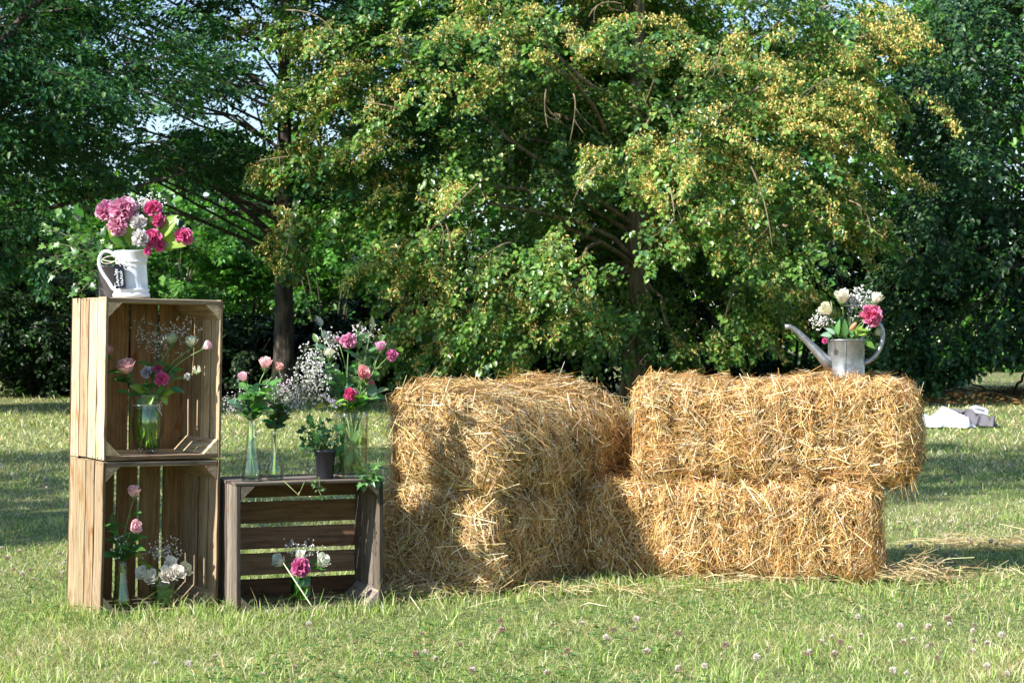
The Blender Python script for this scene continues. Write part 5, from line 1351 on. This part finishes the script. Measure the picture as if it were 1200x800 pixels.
    for k, (lab, px, py, dy, n, L, W, c) in enumerate([('grey-green sprig arching left at the top of the tall bouquet', 376, 383, 0, 10, .04, .022, (.10, .17, .11)), ('upright narrow-leaved sprig right of the highest carnation', 434, 388, .01, 12, .055, .02, (.09, .17, .06)),
            ('narrow-leaved sprig in the centre of the tall bouquet', 420, 410, 0, 10, .05, .02, (.08, .15, .06)), ('dark leaves on the left of the tall bouquet', 388, 445, -.01, 9, .05, .028, LEAFB), ('green sprig reaching left toward the baby\'s breath', 372, 402, .02, 8, .035, .018, (.08, .18, .05)),
            ('leaf fan at the right rim of the tall vase', 440, 462, -.02, 8, .05, .034, (.10, .17, .09)), ('bright broad leaf pair at the front rim of the tall vase', 420, 468, -.05, 5, .055, .036, (.10, .24, .04)), ('yellow-green leaf pointing left at the vase rim', 383, 476, -.04, 5, .05, .03, LEAFY),
            ('leafy sprig behind the crimson carnation', 402, 455, .01, 10, .05, .03, LEAFG), ('thin sprig behind the two right-hand blooms', 448, 400, .02, 7, .03, .016, (.12, .2, .07)), ('leafy sprig filling the middle of the tall bouquet', 428, 430, .01, 9, .048, .026, LEAFG)]):
        foliage_sprig(lab, bs4(), mt(px), D(px, py, dy), rnd, n, L, W, c)
    babys_breath('white baby\'s breath at the top of the tall bouquet', bs4(), mt(415), D(425, 392, .02), (.05, .03, .035), 70, rnd, .0031)
    babys_breath('white baby\'s breath behind the creamy rose, left of the tall bouquet', bs4(), mt(395), D(388, 402, .03), (.04, .03, .045), 80, rnd, .0031)
    lv = empty('foliage_bunch', o4 + Vector((0, 0, .016)), 'pale leaves and stems pressed inside the tall straight vase', 'greenery'); lm = MB(); sm = MB()
    for k in range(16):
        a = rnd.uniform(0, 6.28); p = o4 + Vector((math.cos(a) * .03, math.sin(a) * .03, rnd.uniform(.03, .16))); leaf_shape(lm, p, (rnd.gauss(0, .5), rnd.gauss(0, .3), rnd.choice((-.8, .9))), (0, -1, .2), .06, .026, rnd.choice((LEAFY, LEAFG, (.14, .22, .07))), rnd, .2)
    for k in range(9):
        a = rnd.uniform(0, 6.28); tube(sm, [o4 + Vector((math.cos(a) * .038, math.sin(a) * .038, .016)), o4 + Vector((-math.cos(a) * .03, -math.sin(a) * .03, .19))], .0022, 6, (.20, .28, .08))
    lm.build('leaves', M['leaf_plant'], lv); sm.build('stem', M['stem'], lv)
    # ivy end hanging over the right corner, and thin stem hanging over the front edge
    e = shelf(432, .02); r = empty('ivy_sprig', e, 'short ivy sprig hanging over the right corner of the grey crate', 'ivy'); lm, sm = MB(), MB()
    ivy_plant(lm, sm, e + Vector((0, -.01, .01)), [at(426, 572, e.y - .04), at(434, 560, e.y - .04), at(444, 562, e.y - .02), at(437, 548, e.y - .02), at(428, 556, e.y - .05)], rnd, .026, cols=((.08, .2, .045), (.13, .27, .08), (.05, .13, .03)))
    sm.build('stem', M['stem'], r); lm.build('leaves', M['leaf_plant'], r)
    e = shelf(338, .0); r = empty('ivy_sprig', e, 'thin bare ivy shoot drooping in a V over the front edge of the grey crate', 'ivy'); sm = MB()
    tube(sm, [shelf(331, .03), shelf(333, -.004) + Vector((0, 0, .001)), at(350, 580, e.y - .03), at(356, 566, e.y - .01), shelf(358, .02)], .0013, 5, (.22, .27, .10))
    tube(sm, [at(350, 580, e.y - .03), at(351, 576, e.y - .035)], [.003, .0015], 5, (.3, .36, .15)); sm.build('stem', M['stem'], r)
    e = shelf(374, .0); r = empty('ivy_sprig', e, 'tiny-leaved ivy shoot hanging from the black pot down the grey crate', 'ivy'); lm, sm = MB(), MB()
    ivy_plant(lm, sm, e + Vector((0, -.005, .012)), [at(376, 580, e.y - .02), at(374, 571, e.y - .015)], rnd, .010, cols=((.08, .17, .045), (.05, .13, .03)), step=.007)
    sm.build('stem', M['stem'], r); lm.build('leaves', M['leaf_plant'], r)
build_shelf_vases()

def build_low_vase():
    rnd = random.Random(17); Y = 5.77; o = Vector(((353 - 600) / FPX * Y, Y, .0185))
    def A(px, py, dy=0): return at(px, py, Y + dy)
    glass_vase('small green glass tumbler with white roses and one pink bloom inside the grey crate', o, [(.027, 0), (.029, .006), (.032, .04), (.035, .082)], name='glass_tumbler', gmat='glass_green', water=.6, base_h=.008, wmat='green_water')
    mo = o + Vector((0, 0, .078))
    def bs(): return o + Vector((rnd.uniform(-.012, .012), rnd.uniform(-.012, .012), .014))
    for lab, px, py, R, d in [('left white rose of the green tumbler', 333, 662, .021, (-.5, -.6, .6)), ('right white rose of the green tumbler', 374, 662, .021, (.5, -.6, .6)), ('small white rose behind the pink bloom of the green tumbler', 353, 657, .017, (0, -.6, .8))]:
        flower('rose', lab, 'rose', bs(), mo, A(px, py, -.01), R, (.70, .76, .62), rnd, 'white roses in the green tumbler', dirv=d, leaves_n=1, openn=.6, lsize=.035)
    flower('frill', 'purplish pink carnation at the front of the green tumbler', 'carnation', bs(), mo, A(353, 665, -.04), .027, (.72, .10, .36), rnd, dirv=(0, -1, .25), leaves_n=0, n=110, pale=.2)
    babys_breath('baby\'s breath fan above the roses of the green tumbler', bs(), mo, A(352, 643, 0), (.060, .03, .035), 80, rnd, .0029)
    lv = empty('foliage_bunch', o + Vector((0, 0, .012)), 'bright green leaves wrapped inside the small green tumbler', 'greenery'); lm = MB()
    for k in range(22):
        a = rnd.uniform(0, 6.28); p = o + Vector((math.cos(a) * .022, math.sin(a) * .022, rnd.uniform(.012, .06))); leaf_shape(lm, p, (-math.sin(a) * .5, math.cos(a) * .5, .8), (math.cos(a), math.sin(a), 0), .045, .03, rnd.choice((LEAFG, (.08, .22, .03), (.06, .18, .03))), rnd, .15)
    lm.build('leaves', M['leaf_plant'], lv)
    g = empty('dry_grass_stalk', at(366, 706, 5.6), 'single long pale dry stalk slanting across the green tumbler', 'dry stalk'); mb = MB()
    tube(mb, bez(at(367, 712, 5.6), at(352, 690, 5.6), at(332, 659, 5.66), 8), [.0022] * 8 + [.001], 5, (.70, .70, .45)); mb.build('stalk', M['straw'], g)
build_low_vase()

# ------------------------------------------------------------------ watering can
def galvanised():
    m, nt, b = new_mat('galvanised_steel')
    tc = nd(nt, 'ShaderNodeTexCoord'); v = nd(nt, 'ShaderNodeTexVoronoi'); v.inputs['Scale'].default_value = 60
    n = nd(nt, 'ShaderNodeTexNoise'); n.inputs['Scale'].default_value = 14; n.inputs['Detail'].default_value = 5
    nt.links.new(tc.outputs['Object'], v.inputs['Vector']); nt.links.new(tc.outputs['Object'], n.inputs['Vector'])
    mx = nd(nt, 'ShaderNodeMix', data_type='RGBA'); mx.inputs['A'].default_value = (.24, .245, .25, 1); mx.inputs['B'].default_value = (.40, .41, .42, 1)
    nt.links.new(v.outputs['Color'], mx.inputs['Factor']); nt.links.new(mx.outputs['Result'], b.inputs['Base Color'])
    mr = nd(nt, 'ShaderNodeMapRange'); mr.inputs['To Min'].default_value = .30; mr.inputs['To Max'].default_value = .5; nt.links.new(n.outputs['Fac'], mr.inputs['Value'])
    nt.links.new(mr.outputs[0], b.inputs['Roughness']); b.inputs['Metallic'].default_value = .75
    bp = nd(nt, 'ShaderNodeBump'); bp.inputs['Distance'].default_value = .001; bp.inputs['Strength'].default_value = .4; nt.links.new(n.outputs['Fac'], bp.inputs['Height']); nt.links.new(bp.outputs[0], b.inputs['Normal'])
    return m
M['galv'] = galvanised()
def build_can():
    rnd = random.Random(18); Y = 6.58; k = Y / FPX; zb = .683
    def A(px, py, dy=0): return at(px, py, Y + dy)
    o = Vector(((991.5 - 600) * k, Y, zb)); R = 21.5 * k; ztop = A(0, 398).z - zb
    c = empty('watering_can', o, 'small galvanised watering can used as a vase on the right bale stack', 'watering can')
    mb = MB(); lathe(mb, [(0, 0), (R * 1.02, 0), (R * 1.04, .004), (R * 1.03, .010), (R, .014), (R * .985, ztop * .5), (R * .975, ztop - .008), (R * 1.0, ztop - .006), (R * 1.01, ztop), (R * .985, ztop + .0015), (R * .955, ztop), (R * .955, .01), (0, .008)], 56, (1, 1, 1), o); mb.build('body', M['galv'], c)
    mb = MB(); ring = [o + Vector((math.cos(a) * R * 1.01, math.sin(a) * R * 1.01, ztop - .001)) for a in [q * 6.2832 / 48 for q in range(49)]]; tube(mb, ring, .0028, 8); mb.build('rolled_rim', M['galv'], c)
    mb = MB(); board(mb, [o.x - .018, o.y - R * 1.012, o.z + .012], [o.x - .012, o.y - R * .99, o.z + ztop - .006], 2, (1, 1, 1), rnd, 0); mb.build('side_seam', M['galv'], c, smooth=False)
    mb = MB(); sp = [A(975, 431, -.01), A(965, 420, -.01), A(955, 409), A(945, 399), A(936, 390), A(930, 385), A(925, 382.5), A(920, 383)]
    rr = [8 * k, 6.2 * k, 5 * k, 4.1 * k, 3.4 * k, 3.0 * k, 2.8 * k, 3.4 * k]; tube(mb, sp, rr, 16); mb.build('spout', M['galv'], c)
    mb = MB(); hp = [A(1008, 399), A(1014, 389), A(1021, 380), A(1028, 378), A(1033, 384), A(1034.5, 394), A(1032.5, 405), A(1027, 415), A(1020, 422), A(1012, 426)]
    pts = smooth_path(hp); tube(mb, pts, 2.7 * k, 12); mb.build('handle', M['galv'], c)
    mo = A(991, 398); b0 = o + Vector((0, 0, .02))
    F = lambda lab, px, py, Rr, col, d, **kw: flower('rose', lab, 'rose', b0, mo + Vector(((px - 991) * .0012, rnd.uniform(-.02, .02), 0)), A(px, py), Rr, col, rnd, 'white roses in the watering can', dirv=d, leaves_n=1, lsize=.04, **kw)
    F('white rose at the top middle of the watering can', 988, 357, .026, (.82, .80, .62), (-.1, -.35, .9), openn=.6)
    F('cream white rose on the left of the watering can', 974, 369, .025, (.80, .79, .55), (-.6, -.4, .7), openn=.5)
    F('white rosebud on the right, highest over the can handle', 1024, 357, .022, (.80, .80, .62), (.35, -.3, .9), openn=.35)
    flower('frill', 'hot pink carnation at the right of the watering can', 'carnation', b0, mo + Vector((.02, 0, 0)), A(1017, 373, -.02), .036, (.86, .08, .30), rnd, dirv=(.3, -.8, .4), leaves_n=0, n=130, pale=.3)
    F('pale green half open rosebud beside the can handle', 1024, 391, .014, (.60, .68, .42), (.7, -.5, .3), openn=.4)
    r = empty('flower_bud', b0, 'peach coloured closed bud in the centre of the watering can', 'flower bud'); pm = MB(); lathe(pm, [(.001, 0), (.007, .008), (.0085, .02), (.006, .034), (.001, .04)], 12, (.72, .38, .20)); 
    q = orient((.5, -.5, .7)); pm.v = [tuple(A(996, 387, -.04) + q @ Vector(v)) for v in pm.v]; pm.build('bloom', M['petal'], r); sm = MB(); tube(sm, [b0, mo, A(996, 387, -.04)], .0014, 5, STEMG); sm.build('stem', M['stem'], r)
    flower('frill', 'tiny crimson bud at the left rim of the watering can', 'carnation', b0, mo + Vector((-.05, -.04, 0)), A(968, 399, -.075), .010, HOT, rnd, leaves_n=0, n=34, pale=.1, dirv=(-.6, -.6, 0))
    babys_breath('baby\'s breath high between the white roses of the watering can', b0, mo, A(1006, 352, .02), (.062, .03, .052), 170, rnd, .0038)
    babys_breath('baby\'s breath at the left of the watering can', b0, mo, A(962, 374, .01), (.038, .03, .034), 90, rnd, .0036)
    lv = empty('foliage_bunch', b0, 'mixed green leaves spilling over the rim of the watering can', 'greenery'); lm = MB(); sm = MB()
    for (a, b, a2, b2, L, W, cc) in [(982, 396, 972, 374, .07, .04, LEAFG), (990, 395, 990, 368, .08, .04, (.06, .15, .03)), (985, 396, 996, 375, .07, .04, LEAFG), (1000, 396, 1012, 378, .07, .045, LEAFY), (1004, 392, 1022, 385, .06, .05, LEAFY),
                                     (1010, 398, 1027, 408, .07, .045, (.16, .30, .05)), (975, 393, 963, 392, .05, .04, (.22, .34, .24)), (978, 392, 972, 387, .05, .035, (.25, .36, .28)), (982, 398, 981, 406, .035, .02, (.12, .25, .12)), (998, 396, 999, 374, .06, .03, LEAFG), (1012, 392, 1030, 372, .06, .035, (.30, .40, .22)),
                                     (980, 395, 985, 360, .08, .04, LEAFG), (995, 397, 1006, 398, .05, .03, (.10, .16, .04)), (992, 397, 985, 390, .05, .03, (.15, .22, .05))]:
        p, t2 = A(a, b, rnd.uniform(-.04, .01)), A(a2, b2, -.03); tube(sm, [b0, mo, p], .0014, 5, STEMG, False); leaf_shape(lm, p, t2 - p, (rnd.gauss(0, .25), -.8, .6), L * .85, W * .62, cc, rnd, .12, 7)
    sm.build('stem', M['stem'], lv); lm.build('leaves', M['leaf_plant'], lv)
build_can()

# ------------------------------------------------------------------ cloth on the lawn
def build_cloth():
    m, nt, b = new_mat('cotton_cloth'); a = col_attr(nt); nt.links.new(a.outputs['Color'], b.inputs['Base Color']); b.inputs['Roughness'].default_value = .9
    Y0 = 18.2; n = 60; mgrid = 34
    r = empty('blanket', (at(1105, 500, Y0).x, Y0, 0), 'white sheet with a crumpled grey end lying on the lawn at the right', 'blanket')
    def sheet(name, x0, x1, y0, y1, hfun, c0):
        V = []; C = []; F = []
        for i in range(n + 1):
            for j in range(mgrid + 1):
                u, v = i / n, j / mgrid; x = x0 + (x1 - x0) * u; y = y0 + (y1 - y0) * v
                e = min(u, 1 - u, v, 1 - v); z = .025 + hfun(u, v) * min(1, e * 7)
                V.append((x + .05 * math.sin(v * 7), y + .08 * math.sin(u * 6 + v * 3) + .05 * math.sin(u * 15), z)); C.append(c0)
        for i in range(n):
            for j in range(mgrid):
                q = i * (mgrid + 1) + j; F.append((q, q + mgrid + 1, q + mgrid + 2, q + 1))
        mb = MB(); mb.add(V, F, C); o = mb.build(name, m, r); s = o.modifiers.new('thick', 'SOLIDIFY'); s.thickness = .008
    g = lambda u, v, a, b_, s_, t: math.exp(-((u - a) / s_) ** 2 - ((v - b_) / t) ** 2)
    def fold(u, v, k, ph): return abs(math.sin(u * k + 2.1 * math.sin(v * 4 + ph) + ph)) ** .7
    n = 90
    sheet('white_sheet', at(1062, 0, Y0).x, at(1124, 0, Y0).x, 17.5, 18.8, lambda u, v: .035 + .025 * fold(u, v, 11, .4) + .02 * fold(v, u, 9, 1.7) + .09 * g(u, v, .86, .62, .07, .3) + .02 * math.sin(u * 37 + v * 21) * .4, (.50, .51, .55))
    sheet('grey_end', at(1112, 0, 18.4).x, at(1149, 0, 18.4).x, 17.75, 18.7, lambda u, v: .015 + .07 * g(u, v, .3, .5, .28, .35) + .05 * fold(u, v, 10, 2.2) + .03 * fold(v, u, 14, .3), (.13, .12, .135))
    sheet('white_corner', at(1140, 0, 18.6).x, at(1148, 0, 18.6).x, 18.45, 18.75, lambda u, v: .05 + .14 * u * (1 - abs(v - .5)), (.50, .51, .54))
build_cloth()
print('script done, objects', len(bpy.data.objects))
